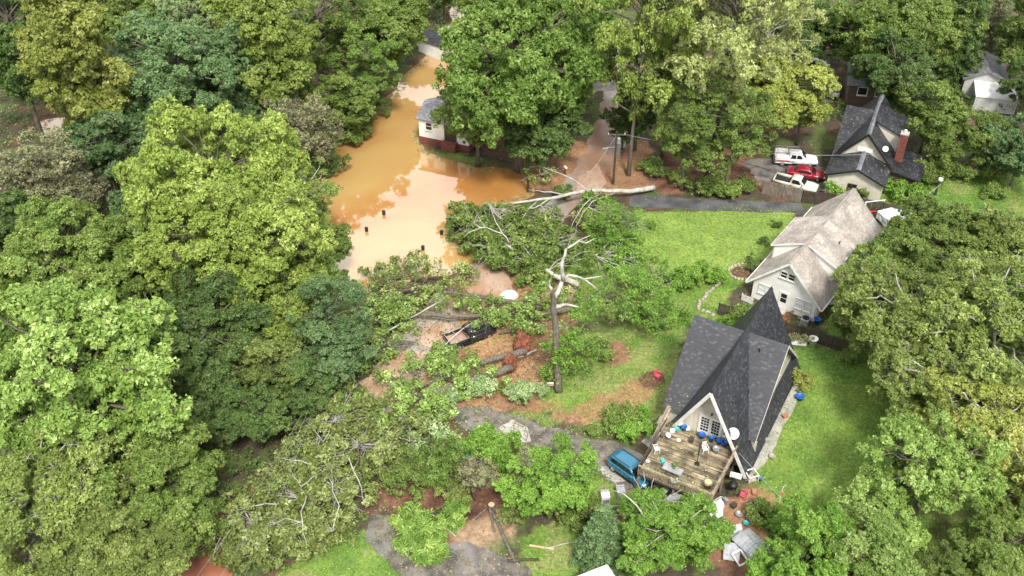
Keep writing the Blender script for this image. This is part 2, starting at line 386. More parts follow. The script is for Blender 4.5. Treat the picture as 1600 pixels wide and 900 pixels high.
# ------------------------------------------------------------ ground, water, roads
def poly_xy(px): return np.array([[P(*q).x, P(*q).y] for q in px])
def inside(poly, X, Y):
    r = np.zeros(X.shape, bool); n = len(poly); j = n-1
    for i in range(n):
        xi, yi = poly[i]; xj, yj = poly[j]
        c = ((yi > Y) != (yj > Y)) & (X < (xj-xi)*(Y-yi)/(yj-yi+1e-12)+xi); r ^= c; j = i
    return r
def vnoise(X, Y, sc, seed):
    r = np.random.default_rng(seed); g = r.random((256, 256)); x = X/sc+1000; y = Y/sc+1000
    xi = np.floor(x).astype(int); yi = np.floor(y).astype(int); fx = x-xi; fy = y-yi
    fx = fx*fx*(3-2*fx); fy = fy*fy*(3-2*fy)
    g00 = g[xi % 256, yi % 256]; g10 = g[(xi+1) % 256, yi % 256]; g01 = g[xi % 256, (yi+1) % 256]; g11 = g[(xi+1) % 256, (yi+1) % 256]
    return (g00*(1-fx)+g10*fx)*(1-fy)+(g01*(1-fx)+g11*fx)*fy-.5
def fbm(X, Y, sc, seed, o=4): return sum(vnoise(X, Y, sc/2**k, seed+k)/2**k for k in range(o))
far = lambda a, b, n: np.geomspace(1, b-a+1, n)[1:]-1
xs = np.concatenate([-98-far(0, 900, 14)[::-1], np.arange(-98, 98, .5), 98+far(0, 900, 14)])
ys = np.concatenate([34-far(0, 500, 10)[::-1], np.arange(34, 205, .5), 205+far(0, 1400, 16)])
GX, GY = np.meshgrid(xs, ys)
wX = GX+fbm(GX, GY, 4, 1)*2.4; wY = GY+fbm(GX, GY, 4, 31)*2.4
def zone(px, w=True):
    return inside(poly_xy(px), wX if w else GX, wY if w else GY)
FLOOD = [(660,95),(620,140),(575,165),(520,230),(500,330),(500,400),(480,470),(500,475),(548,448),(600,445),(650,432),(700,430),(745,400),(735,388),(700,380),(688,350),(706,325),(770,320),(840,300),(815,268),(745,262),(690,248),(655,232),(640,205),(690,190),(720,150),(700,100),(735,85),(760,25),(775,-40),(720,-40),(700,60)]
fm = inside(poly_xy(FLOOD), GX+fbm(GX, GY, 5, 3)*1.6, GY+fbm(GX, GY, 5, 9)*1.6).astype(float)
pondm = inside(poly_xy([(60,190),(130,180),(200,200),(150,225),(70,215)]), wX, wY).astype(float)
fm = np.maximum(fm, pondm)
def blur(a, k):
    for _ in range(k):
        a = (a+np.roll(a, 1, 0)+np.roll(a, -1, 0)+np.roll(a, 1, 1)+np.roll(a, -1, 1))/5
    return a
fb = blur(fm, 5)
GZ = -0.9*fb
nz = fbm(GX, GY, 9, 50)
forest = (GX < -16)|((GY > 152)&(GX < -2))
GZ += np.where(forest, np.clip(nz*.5, 0, .4), 0)*(1-fb)
C = np.zeros(GX.shape+(3,))
def paint(mask, c): C[mask] = c
def soft(m_): return np.clip((blur(m_.astype(float), 4)+n2*.55-.38)*3.2, 0, 1)
n1 = fbm(GX, GY, 3, 70); n2 = fbm(GX, GY, 1.1, 90); n3 = fbm(GX, GY, 14, 120)
C[:] = (.075, .062, .040)
paint(n1 > .12, (.085, .11, .035)); paint((n1 < -.25), (.13, .075, .05))
# lawns
LAWN, LAWN2, PATCH = (.165, .245, .05), (.10, .18, .035), (.22, .20, .09)
LZ = [[(985,322),(1245,330),(1205,400),(1150,435),(1060,440),(1000,420),(960,370)],
      [(900,530),(960,515),(1070,505),(1075,590),(1040,640),(985,690),(900,660),(860,640),(820,640),(860,590)],
      [(1060,440),(1190,410),(1160,470),(1130,520),(1000,520),(960,470)],
      [(1180,540),(1330,535),(1420,560),(1620,600),(1700,950),(1150,950),(1190,800),(1170,760)],
      [(1310,440),(1370,420),(1400,520),(1290,530),(1280,500)],
      [(1385,262),(1700,270),(1700,345),(1340,320)],
      [(410,900),(470,870),(560,848),(640,900),(640,960),(400,960)],
      [(800,840),(900,820),(1010,850),(1010,960),(820,960)],
      [(880,720),(960,740),(985,790),(900,800)],
      [(780,660),(860,640),(870,670),(800,680)],
      [(690,670),(800,690),(900,730),(800,750),(700,720)],
      [(820,380),(980,370),(985,500),(900,500)],
      [(650,228),(720,238),(760,262),(690,262)],
      [(1030,150),(1150,160),(1180,230),(1040,235)]]
lawn = np.zeros(GX.shape, bool)
for z in LZ: lawn |= zone(z)
for k in range(3):
    C[..., k] = np.where(lawn, LAWN[k]*(1-np.clip(.5+n1*1.6, 0, 1))+LAWN2[k]*np.clip(.5+n1*1.6, 0, 1), C[..., k])
pm = lawn & (n3+n2*.6 > .34); 
for k in range(3): C[..., k] = np.where(pm, C[..., k]*.45+PATCH[k]*.55, C[..., k])
big = zone(LZ[0])
for k, c in enumerate((.24, .315, .075)): C[..., k] = np.where(big, C[..., k]*.45+c*.55, C[..., k])
# clay, mud, litter
CLAY = (.33, .175, .10)
for z in ([(640,640),(700,610),(760,590),(840,600),(900,640),(850,650),(720,650)], [(840,655),(930,610),(1010,580),(1035,600),(985,640),(900,672)],
          [(600,560),(700,500),(800,460),(900,470),(905,560),(840,620),(700,610),(640,650),(590,640)], [(1140,755),(1180,745),(1195,790),(1150,880),(1100,870),(1120,800)],
          [(840,215),(1010,225),(1040,290),(990,300),(820,300),(800,250)], [(690,370),(860,370),(880,470),(700,480)]):
    w_ = soft(zone(z))*.8
    for k in range(3): C[..., k] = C[..., k]*(1-w_)+CLAY[k]*w_*(1+n1*.5)
for z in ([(600,770),(660,740),(760,700),(840,720),(800,800),(760,860),(640,830)], [(1010,240),(1190,230),(1230,300),(1010,300)], [(930,540),(970,530),(975,560),(935,575)], [(1000,575),(1042,580),(1040,610),(1000,608)]):
    w_ = soft(zone(z))
    for k, c in enumerate((.17, .085, .055)): C[..., k] = C[..., k]*(1-w_)+c*(1+n2)*w_
sm = zone([(722,812),(740,796),(775,798),(785,850),(745,862)]) 
w_ = soft(sm)*.45
for k, c in enumerate((.46, .36, .22)): C[..., k] = C[..., k]*(1-w_)+c*w_
wet = np.clip(fb*3, 0, 1)
for k, c in enumerate((.20, .10, .055)): C[..., k] = C[..., k]*(1-wet)+c*wet
C = np.clip(C*(1+n2[..., None]*.35), .01, .8)
ny_, nx_ = GX.shape
gm = bpy.data.meshes.new('ground'); gm.vertices.add(nx_*ny_)
gm.vertices.foreach_set('co', np.stack([GX, GY, GZ], -1).astype(np.float32).ravel())
ii = (np.arange(ny_-1)[:, None]*nx_+np.arange(nx_-1)[None]).ravel()
quad = np.stack([ii, ii+1, ii+nx_+1, ii+nx_], 1).astype(np.int32)
gm.loops.add(quad.size); gm.loops.foreach_set('vertex_index', quad.ravel())
gm.polygons.add(len(quad)); gm.polygons.foreach_set('loop_start', np.arange(0, quad.size, 4, dtype=np.int32)); gm.polygons.foreach_set('loop_total', np.full(len(quad), 4, dtype=np.int32))
gm.update(calc_edges=True); gm.polygons.foreach_set('use_smooth', np.ones(len(quad), bool))
ca = gm.attributes.new('soil', 'FLOAT_COLOR', 'POINT'); ca.data.foreach_set('color', np.concatenate([C, np.ones(C.shape[:2]+(1,))], -1).astype(np.float32).ravel())
g = bpy.data.materials.new('ground_cover'); g.use_nodes = True; nt = g.node_tree; b = nt.nodes['Principled BSDF']; b.inputs['Roughness'].default_value = .9; b.inputs['Specular IOR Level'].default_value = .2
at = N(nt, 'ShaderNodeAttribute', attribute_name='soil'); tcg = N(nt, 'ShaderNodeTexCoord')
za = N(nt, 'ShaderNodeTexNoise'); za.inputs['Scale'].default_value = 2.6; za.inputs['Detail'].default_value = 8; za.inputs['Roughness'].default_value = .75
mr = N(nt, 'ShaderNodeMapRange'); mr.inputs[1].default_value = .3; mr.inputs[2].default_value = .7; mr.inputs[3].default_value = .5; mr.inputs[4].default_value = 1.5
mm = N(nt, 'ShaderNodeMix', data_type='RGBA', blend_type='MULTIPLY'); mm.inputs[0].default_value = 1
nt.links.new(tcg.outputs['Object'], za.inputs['Vector']); nt.links.new(za.outputs['Fac'], mr.inputs[0]); nt.links.new(at.outputs['Color'], mm.inputs[6]); nt.links.new(mr.outputs[0], mm.inputs[7]); nt.links.new(mm.outputs[2], b.inputs['Base Color'])
bp = N(nt, 'ShaderNodeBump'); bp.inputs['Strength'].default_value = .8; bp.inputs['Distance'].default_value = .12; nt.links.new(za.outputs['Fac'], bp.inputs['Height']); nt.links.new(bp.outputs[0], b.inputs['Normal'])
tag(part('ground', gm, g), kind='structure')

wmat = bpy.data.materials.new('silty_flood_water'); wmat.use_nodes = True; nt = wmat.node_tree; b = nt.nodes['Principled BSDF']
tcw = N(nt, 'ShaderNodeTexCoord'); nz1 = N(nt, 'ShaderNodeTexNoise'); nz1.inputs['Scale'].default_value = .045; nz1.inputs['Detail'].default_value = 5; nz1.inputs['Distortion'].default_value = 1.2
cr = N(nt, 'ShaderNodeValToRGB'); e = cr.color_ramp.elements; e[0].position = .36; e[0].color = (.42, .18, .05, 1); e[1].position = .62; e[1].color = (.49, .31, .115, 1)
nt.links.new(tcw.outputs['Object'], nz1.inputs['Vector']); nt.links.new(nz1.outputs['Fac'], cr.inputs[0]); nt.links.new(cr.outputs[0], b.inputs['Base Color'])
b.inputs['Roughness'].default_value = .04; b.inputs['IOR'].default_value = 1.9; b.inputs['Specular IOR Level'].default_value = .6; b.inputs['Coat Weight'].default_value = 1; b.inputs['Coat IOR'].default_value = 1.6; b.inputs['Coat Roughness'].default_value = .02
nz2 = N(nt, 'ShaderNodeTexNoise'); nz2.inputs['Scale'].default_value = .5; nz2.inputs['Detail'].default_value = 3
bp = N(nt, 'ShaderNodeBump'); bp.inputs['Strength'].default_value = .12; bp.inputs['Distance'].default_value = .1
nt.links.new(tcw.outputs['Object'], nz2.inputs['Vector']); nt.links.new(nz2.outputs['Fac'], bp.inputs['Height']); nt.links.new(bp.outputs[0], b.inputs['Normal'])
wmb = MB(); wmb.add([(-75, 80, -.22), (12, 80, -.22), (12, 260, -.22), (-75, 260, -.22)], [(0, 1, 2, 3)])
tag(wmb.build('flood_water', wmat), kind='structure')

def sheet(name, px, m, z, rag=.25, step=.5, world=False):
    pts = [Vector((q[0], q[1], 0)) if world else P(*q) for q in px]; out = []
    n = len(pts); rr = random.Random(len(name)*31+n)
    for i in range(n):
        a, b_ = pts[i], pts[(i+1) % n]; k = max(1, int((b_-a).length/step))
        for j in range(k):
            q = a.lerp(b_, j/k); d = (b_-a).normalized(); nn = Vector((-d.y, d.x, 0))
            q = q+nn*(mnoise.noise(q*.35)*rag*2.2+mnoise.noise(q*1.7)*rag*1.2); out.append((q.x, q.y, z))
    mb = MB(); mb.add(out, [tuple(range(len(out)))]); me = mb.mesh(name)
    import bmesh
    bm = bmesh.new(); bm.from_mesh(me); bmesh.ops.triangulate(bm, faces=bm.faces[:], ngon_method='EAR_CLIP')
    for f in bm.faces:
        if f.normal.z < 0: f.normal_flip()
    bm.to_mesh(me); bm.free()
    return tag(part(name, me, m), kind='structure')
sheet('street', [(955,60),(1000,60),(985,150),(985,215),(955,262),(925,300),(880,345),(800,420),(740,480),(690,540),(655,600),(640,650),(560,640),(580,585),(620,520),(690,450),(760,390),(840,330),(880,290),(912,240),(935,180),(945,120)], M['wetroad'], .012, .3)
sheet('cross_street', [(760,130),(945,118),(1000,118),(1180,128),(1300,135),(1300,160),(1150,148),(1000,140),(760,150)], M['asphalt'], .020, .15)
sheet('red_track', [(560,640),(640,650),(600,720),(480,800),(380,860),(330,960),(200,960),(250,860),(420,740)], M['redroad'], .012, .3)
sheet('house_driveway', [(702,640),(760,633),(820,655),(880,672),(950,690),(1000,712),(1030,740),(1040,790),(990,780),(940,748),(880,722),(830,695),(770,682),(715,668)], M['asphalt'], .018, .3)
sheet('concrete_pad', [(779,668),(800,655),(826,668),(830,690),(800,693)], M['concrete'], .024, .12)
sheet('drive_apron', [(925,730),(955,728),(980,752),(960,755)], M['concrete'], .024, .06)
sheet('lower_driveway', [(572,835),(580,806),(612,803),(640,835),(700,850),(760,856),(800,872),(830,900),(840,960),(640,960),(600,880),(570,850)], M['asphalt'], .018, .3)
sheet('black_driveway', [(985,305),(1060,309),(1150,313),(1250,318),(1262,334),(1150,330),(1040,326),(985,322)], M['asphalt_dark'], .018, .15)
sheet('gravel_parking', [(1150,250),(1210,248),(1290,262),(1300,300),(1240,300),(1190,290)], M['asphalt'], .018, .4)
sheet('patio', [(1150,700),(1250,585),(1262,590),(1215,690),(1195,725),(1165,752)], M['concrete'], .018, .1)
sheet('front_path', [(1002,690),(1040,640),(1055,620),(1060,640),(1022,705)], M['concrete'], .018, .06)
sheet('mud_puddle', [(570,600),(600,560),(625,545),(690,555),(690,600),(650,612),(600,625)], M['mudwater'], .026, .5)
sheet('mud_puddle', [(650,520),(690,500),(720,515),(700,545),(660,540)], M['mudwater'], .026, .4)
sheet('mud_puddle', [(735,430),(760,402),(800,420),(800,460),(780,475),(725,475)], M['mudwater'], .026, .5)
sheet('mud_puddle', [(840,440),(900,445),(905,470),(850,475)], M['mudwater'], .026, .4)
sheet('mud_puddle', [(905,275),(935,255),(950,285),(930,305),(900,300)], M['mudwater'], .026, .3)

# scattered leaves, wood chips and straw on the ground; grass; low undergrowth
def scatter_mask(n, mask, seed):
    r = np.random.default_rng(seed); idx = np.argwhere(mask[:-1, :-1]); 
    sel = idx[r.integers(0, len(idx), n)]; f = r.random((n, 2))
    x = xs[sel[:, 1]]+f[:, 0]*.5; y = ys[sel[:, 0]]+f[:, 1]*.5
    return x, y, GZ[sel[:, 0], sel[:, 1]]
view = (np.abs(GX) < 42+GY*.31) & (GY > 44) & (GY < 190) & (np.abs(GX) < 97)
def flat_bits(name, n, mask, m, size, seed, h=.03, tilt=.35):
    x, y, z = scatter_mask(n, mask & view & (fb < .1), seed); r = np.random.default_rng(seed+1)
    c = np.stack([x, y, z+h+.03*r.random(n)], 1); nrm = unit(np.stack([r.normal(size=n)*tilt, r.normal(size=n)*tilt, np.ones(n)], 1))
    t = unit(np.cross(nrm, r.normal(size=(n, 3)))); b_ = np.cross(nrm, t); s = size*(.5+r.random((n, 1)))
    v = np.stack([c-t*s*.5, c+b_*s*.3, c+t*s*.5, c-b_*s*.3], 1).reshape(-1, 3)
    return tag(part(name, np_mesh(name, v, 4, r.random(n)), m), kind='stuff')
flat_bits('fallen_leaves', 5000, lawn, L['yellow'], .15, 5)
flat_bits('leaf_litter', 15000, ~lawn, L['brown'], .22, 8)
flat_bits('fallen_rusty_leaves', 5000, ~lawn, L['rust'], .22, 9)
dz_ = zone([(700,630),(760,630),(880,665),(1010,710),(1040,790),(940,755),(770,685)])|zone([(570,800),(640,800),(720,845),(830,880),(840,900),(640,900),(570,850)])
flat_bits('driveway_debris', 1500, dz_, L['brown'], .2, 12, .035); flat_bits('driveway_leaves', 1200, dz_, L['rust'], .16, 13, .035)
flat_bits('storm_debris', 3500, zone([(560,520),(900,440),(900,600),(760,640),(600,860),(560,700)]), L['grey'], .26, 14, .05, .6)
def blades(name, n, mask, m, size, seed):
    x, y, z = scatter_mask(n, mask & view & (fb < .02), seed); r = np.random.default_rng(seed)
    c = np.stack([x, y, z], 1); a = r.random((n, 1))*6.283; d = np.concatenate([np.cos(a), np.sin(a), np.zeros((n, 1))], 1)*size*.5
    up = np.stack([r.normal(size=n)*.06, r.normal(size=n)*.06, size*(.5+.7*r.random(n))], 1)
    v = np.stack([c-d, c+d, c+up], 1).reshape(-1, 3)
    return tag(part(name, np_mesh(name, v, 3, r.random(n)), m), kind='stuff')
blades('grass', 60000, lawn, L['bright'], .12, 21)
low = (~lawn) & ((GX < -6) | (GY > 120)) & (n1+n3*.5 > -.5)
def undergrowth(name, n, mask, m, seed, rad=.8, h=1.3, k=26, size=.24):
    x, y, z = scatter_mask(n, mask & view & (fb < .1), seed); r = np.random.default_rng(seed)
    Cc = np.stack([x, y, z+h*r.random(n)], 1); Oo = np.tile([[0, 0, 1.]], (n, 1))
    v, lv = leaf_quads(r, Cc, rad*(.5+r.random(n)), Oo, k, size, flat=.6)
    return tag(part(name, np_mesh(name, v, 3, lv), m), kind='stuff')
roads = zone([(955,60),(1000,60),(985,150),(985,215),(955,262),(925,300),(800,420),(690,540),(640,650),(600,720),(380,860),(330,960),(200,960),(420,740),(580,585),(690,450),(840,330),(912,240)], False)|zone([(940,105),(1300,125),(1300,170),(760,160),(760,120)], False)
undergrowth('undergrowth', 6500, low & ~roads & ((GX < -14)|(GY > 125)), L['deep'], 33)
undergrowth('leafy_undergrowth', 3000, low & ~roads & ((GX < -14)|(GY > 125)), L['mid'], 34)

# ------------------------------------------------------------ building helpers
def roofmat(name, a, b, c, rough=.55, streak=None):
    m = bpy.data.materials.new(name); m.use_nodes = True; nt = m.node_tree; p = nt.nodes['Principled BSDF']
    at = N(nt, 'ShaderNodeAttribute', attribute_name='lv'); r = N(nt, 'ShaderNodeValToRGB'); e = r.color_ramp.elements
    e[0].position = .1; e[0].color = (*a, 1); e[1].position = .8; e[1].color = (*b, 1); k = e.new(.97); k.color = (*c, 1)
    tc = N(nt, 'ShaderNodeTexCoord'); n_ = N(nt, 'ShaderNodeTexNoise'); n_.inputs['Scale'].default_value = .55; n_.inputs['Detail'].default_value = 6
    mr = N(nt, 'ShaderNodeMapRange'); mr.inputs[1].default_value = .35; mr.inputs[2].default_value = .65; mr.inputs[3].default_value = .72 if streak is None else streak; mr.inputs[4].default_value = 1.12
    mm = N(nt, 'ShaderNodeMix', data_type='RGBA', blend_type='MULTIPLY'); mm.inputs[0].default_value = 1
    nt.links.new(at.outputs['Fac'], r.inputs[0]); nt.links.new(tc.outputs['Object'], n_.inputs['Vector']); nt.links.new(n_.outputs['Fac'], mr.inputs[0])
    nt.links.new(r.outputs[0], mm.inputs[6]); nt.links.new(mr.outputs[0], mm.inputs[7]); nt.links.new(mm.outputs[2], p.inputs['Base Color'])
    p.inputs['Roughness'].default_value = rough; p.inputs['Specular IOR Level'].default_value = .5
    n3_ = N(nt, 'ShaderNodeTexNoise'); n3_.inputs['Scale'].default_value = 25; bp = N(nt, 'ShaderNodeBump'); bp.inputs['Strength'].default_value = .3; bp.inputs['Distance'].default_value = .03
    nt.links.new(tc.outputs['Object'], n3_.inputs['Vector']); nt.links.new(n3_.outputs['Fac'], bp.inputs['Height']); nt.links.new(bp.outputs[0], p.inputs['Normal'])
    return m
RM = {'charcoal': roofmat('shingles_charcoal', (.028,.029,.035), (.040,.042,.050), (.075,.077,.088), .5, .88),
      'taupe': roofmat('shingles_taupe', (.33,.29,.25), (.41,.365,.325), (.47,.43,.385), .8, .7),
      'black': roofmat('shingles_black', (.020,.020,.024), (.038,.038,.044), (.075,.075,.082), .38, .6),
      'grey': roofmat('shingles_grey', (.16,.16,.17), (.25,.25,.26), (.33,.33,.34), .7)}
def shingles(parent, poly, down, key, w=.25, h=.17, name='shingles'):
    """courses of separate overlapping shingles laid on a planar convex polygon; down = direction towards the eave"""
    r = random.Random(int(abs(poly[0][0]*100+poly[1][1]*10))+len(poly)); pts = [Vector(p) for p in poly]
    nr = (pts[1]-pts[0]).cross(pts[2]-pts[0]).normalized()
    if nr.z < 0: nr = -nr
    d = Vector(down); d = (d-nr*d.dot(nr)).normalized(); a = d.cross(nr).normalized(); o = pts[0]
    q = [((p-o).dot(a), (p-o).dot(d)) for p in pts]; d0, d1 = min(x[1] for x in q), max(x[1] for x in q)
    rows = int((d1-d0)/h); vs = []; lv = []
    for i in range(rows+1):
        t = d0+i*h; t1 = min(t+h, d1); tm = (t+t1)/2; xs_ = []
        if t1-t < .03: continue
        for k in range(len(q)):
            (x0, y0), (x1, y1) = q[k], q[(k+1) % len(q)]
            if (y0 > tm) != (y1 > tm): xs_.append(x0+(tm-y0)*(x1-x0)/(y1-y0))
        if len(xs_) < 2: continue
        x, xe = min(xs_), max(xs_); x -= 0; first = True
        while x < xe-.02:
            ww = w*r.uniform(.75, 1.25)*(r.random() if first else 1)+.04; first = False; x2 = min(x+ww, xe)
            lip = .018+.016*r.random(); ov = .02*r.random(); g_ = .007
            A, B, Cc, D = (o+a*(x+g_)+d*t+nr*.006), (o+a*(x2-g_)+d*t+nr*.006), (o+a*(x2-g_)+d*(t1+ov)+nr*lip), (o+a*(x+g_)+d*(t1+ov)+nr*lip)
            vs += [A, D, Cc, B, D, D-nr*(lip-.002), Cc-nr*(lip-.002), Cc]; l_ = r.random(); lv += [l_, l_*.3]; x = x2
    me = np_mesh(name, np.array([tuple(v) for v in vs]), 4, np.array(lv))
    return tag(part(name, me, RM[key], parent), kind='stuff')
def roof_slab(parent, poly, down, key, t=.14, name='roof', edge=None, w=.25, h=.17):
    nr = (Vector(poly[1])-Vector(poly[0])).cross(Vector(poly[2])-Vector(poly[0])).normalized()
    if nr.z < 0: nr = -nr
    mb = MB(); mb.slab(poly, -nr*t)
    o = mb.build(name, edge or M['shingle_'+{'charcoal': 'black', 'taupe': 'beige', 'black': 'black', 'grey': 'grey'}[key]], parent)
    shingles(o, poly, down, key, w, h); return o
def window(parent, c, w, h, n, cols=1, rows=2, frame='trim', glass='glass', fw=.07, name='window', pname='pane'):
    """frame with sill, recessed glass and glazing bars; n = outward normal (unit)"""
    c, n = Vector(c), Vector(n).normalized(); up = Vector((0, 0, 1)); t = up.cross(n).normalized(); up = n.cross(t)
    mb = MB()
    for s_ in (-1, 1): mb.obox(c+t*s_*(w/2)+n*.03, t*fw/2, up*(h/2+fw/2), n*.06)
    for s_ in (-1, 1): mb.obox(c+up*s_*(h/2)+n*.033, t*(w/2-fw/2), up*fw/2, n*.058)
    mb.obox(c-up*(h/2+fw*.7)+n*.08, t*(w/2+.08), up*.025, n*.1)
    for i in range(1, cols): mb.obox(c+t*(i/cols-.5)*w+n*.02, t*.018, up*h/2, n*.032)
    for j in range(1, rows): mb.obox(c+up*(j/rows-.5)*h+n*.021, t*w/2, up*(.018 if rows > 2 else .03), n*.034)
    o = mb.build(name, M[frame], parent)
    p = MB(); p.obox(c+n*.012, t*(w/2-.01), up*(h/2-.01), n*.012); p.build(pname, M[glass], o)
    return o
def wall(parent, poly, t, m='white', name='wall'):
    mb = MB(); mb.slab(poly, t); return mb.build(name, M[m], parent)
def board(parent, p, q, w=.2, h=.06, m='trim', name='trim', up=(0,0,1)):
    mb = MB(); mb.bar(p, q, w, h, up); return mb.build(name, M[m], parent)
def siding(parent, poly_fn, x0, x1, z0, z1, y, n, m='white'):
    pass
AZ = lambda a: -math.radians(a)
# ------------------------------------------------------------ steep dark-roofed house with the deck
HA = thing('steep_roofed_house', 'steep charcoal shingled house with cream front gable and crossing roof beside the wooden deck', 'house', (16.95, 62.83, 0), AZ(29))
hw, rz = 4.3, 9.0
for s in (-1, 1):
    roof_slab(HA, [(0, -.4, rz), (0, 16.1, rz), (s*hw, 16.2, .25), (s*hw, -.1 if s > 0 else 1.2, .25)], (s, 0, -2), 'charcoal', .2)
# crossing roof
for s, x in ((-1, -5.0), (1, 3.9)):
    roof_slab(HA, [(0, 9, 8.72), (x, 9, 8.72), (x, 2.5, 2.35), (0, 2.5, 2.35)], (0, -1, -1), 'charcoal', .2, 'cross_roof')
    roof_slab(HA, [(0, 9.01, 8.72), (x, 9.01, 8.72), (x, 15.4, 2.35), (0, 15.4, 2.35)], (0, 1, -1), 'charcoal', .2, 'cross_roof')
    xi = x-s*.55
    wall(HA, [(xi, 2.7, 0), (xi, 15.2, 0), (xi, 15.2, 2.2), (xi, 9, 8.35), (xi, 2.7, 2.2)], (-s*.15, 0, 0), 'cream', 'gable_wall')
    for k in (-1, 1):
        e = 2.45 if k < 0 else 15.45
        board(HA, (x+s*.02, 9, 8.60), (x+s*.02, e, 2.20), .035, .2, 'cream' if s > 0 else 'darkfence', 'rake_board')
window(HA, (-4.46, 9, 5.0), 1.6, 1.2, (-1, 0, 0), 2, 2); window(HA, (3.37, 9, 5.0), 1.6, 1.2, (1, 0, 0), 2, 2)
wall(HA, [(-4.45, 2.75, 0), (4.0, 2.75, 0), (4.0, 2.75, 2.1), (-4.45, 2.75, 2.1)], (0, .15, 0), 'cream', 'side_wall')
# ridge caps
mb = MB()
for i in range(46):
    y = -.3+i*.355
    for s in (-1, 1): mb.obox((s*.1, y+.17, rz+.03-.2*.42+.06), Vector((.1*s, 0, -.21)), (0, .172, 0), Vector((.018, 0, .01*s)))
tag(mb.build('ridge_cap', M['shingle_black'], HA), kind='stuff')
# front gable wall with doors, lower storey
gy = 1.25; zz = lambda x: rz*(1-abs(x)/hw)
wall(HA, [(-4.05, gy, 0), (4.05, gy, 0), (4.05, gy, .3), (0, gy, 8.6), (-4.05, gy, .3)], (0, .18, 0), 'cream', 'front_gable_wall')
wall(HA, [(-4.0, 15.9, 0), (4.0, 15.9, 0), (4.0, 15.9, .4), (0, 15.9, 8.5), (-4.0, 15.9, .4)], (0, .18, 0), 'cream', 'rear_gable_wall')
for s in (-1, 1):
    board(HA, (0, -.47, rz-.1), (s*hw*(1-.3/rz), -.14 if s > 0 else 1.1, .3), .30, .07, 'trim', 'rake_board', (0, 1, 0))
    board(HA, (s*.9, gy-.05, 6.55), (s*.9, gy-.05, 2.55), .09, .03, 'trim', 'batten', (0, 1, 0)) if False else None
mb = MB()
for i in range(-9, 10):
    x = i*.38
    if abs(x) < 1.15: z0 = 4.65
    else: z0 = 2.4
    z1 = zz(x)-.55
    if z1 > z0+.2: mb.obox((x, gy-.012, (z0+z1)/2), (.02, 0, 0), (0, .012, 0), (0, 0, (z1-z0)/2))
tag(mb.build('batten', M['cream'], HA), kind='stuff')
for s in (-1, 1):   # pair of glazed doors
    dr = MB(); cx = s*.5; z0 = 2.42; H_ = 2.1
    for k in (-1, 1): dr.obox((cx+k*.42, gy-.06, z0+H_/2), (.06, 0, 0), (0, .035, 0), (0, 0, H_/2))
    for z, hh in ((z0+.16, .16), (z0+H_-.06, .06)): dr.obox((cx, gy-.06, z), (.36, 0, 0), (0, .034, 0), (0, 0, hh))
    for i in (1, 2): dr.obox((cx-.36+i*.24, gy-.055, z0+1.18), (.014, 0, 0), (0, .03, 0), (0, 0, .84))
    for j in range(1, 5): dr.obox((cx, gy-.054, z0+.33+j*.335), (.36, 0, 0), (0, .031, 0), (0, 0, .014))
    d_ = dr.build('french_door', M['white'], HA)
    g_ = MB(); g_.obox((cx, gy-.03, z0+1.17), (.36, 0, 0), (0, .012, 0), (0, 0, .86)); g_.build('pane', M['glass'], d_)
    h_ = MB(); h_.obox((cx-s*.38, gy-.115, z0+1.0), (.02, 0, 0), (0, .02, 0), (0, 0, .06)); h_.build('handle', M['metal_grey'], d_)
db = MB(); db.obox((0, gy-.05, 4.58), (1.1, 0, 0), (0, .05, 0), (0, 0, .06))
for s in (-1, 1): db.obox((s*1.04, gy-.05, 3.47), (.06, 0, 0), (0, .05, 0), (0, 0, 1.05))
db.build('door_frame', M['trim'], HA)
lp = MB(); lp.lathe([(.05, 0), (.09, .06), (.08, .2), (.03, .26)], 8, (0, gy-.14, 4.95)); lp.build('wall_lamp', M['black'], HA)
window(HA, (1.62, gy-.02, 3.35), .75, .45, (0, -1, 0), 1, 1)
vp = MB(); vp.tube([(1.9, 5.2, 5.0), (1.9, 5.2, 5.55)], .06, 8); vp.build('vent_pipe', M['black'], HA)
vp = MB(); vp.tube([(1.6, 8.0, 7.5), (1.6, 8.0, 8.2)], .06, 8); vp.build('vent_pipe', M['black'], HA)

DK = thing('wooden_deck', 'raised weathered plank deck with baluster railing in front of the cream gable', 'deck', (16.95, 62.83, 0), AZ(29))
x0, x1, y0, y1, dz = -3.75, 2.85, -6.0, 1.2, 2.38
pm_ = MB(); pm_.box((0, 0, 0), (x1-x0, .134, .035)); pme = pm_.mesh('plank')
n = int((y1-y0)/.145)
for i in range(n):
    o = bpy.data.objects.new('plank', pme); COL.objects.link(o); o.parent = DK
    y = y0+.07+i*.145; xx = 0.0
    o.location = ((x0+x1)/2+random.uniform(-.015, .015), y, dz+random.uniform(-.006, .006)); o.rotation_euler = (0, 0, random.uniform(-.001, .001))
    if not pme.materials: pme.materials.append(M['deckwood'])
    if i: 
        o.material_slots[0].link = 'OBJECT'; o.material_slots[0].material = random.choice([M['deckwood'], M['deckwood'], M['deckwood_pale'], M['deckwood_dark'], M['deckwood_dark']])
mb = MB()
for y in (y0+.05, -3.6, -1.2, y1-.3): mb.bar((x0, y, dz-.13), (x1, y, dz-.13), .05, .2)
for x in (x0+.03, x1-.03): mb.bar((x, y0, dz-.13), (x, y1, dz-.13), .05, .2)
mb.build('joists', M['darkfence'], DK)
for x in (x0+.1, (x0+x1)/2, x1-.1):
    for y in (y0+.1, -2.6, .6):
        q = MB(); q.bar((x, y, 0), (x, y, dz-.05), .14, .14, (0, 1, 0)); q.build('post', M['railwood'], DK)
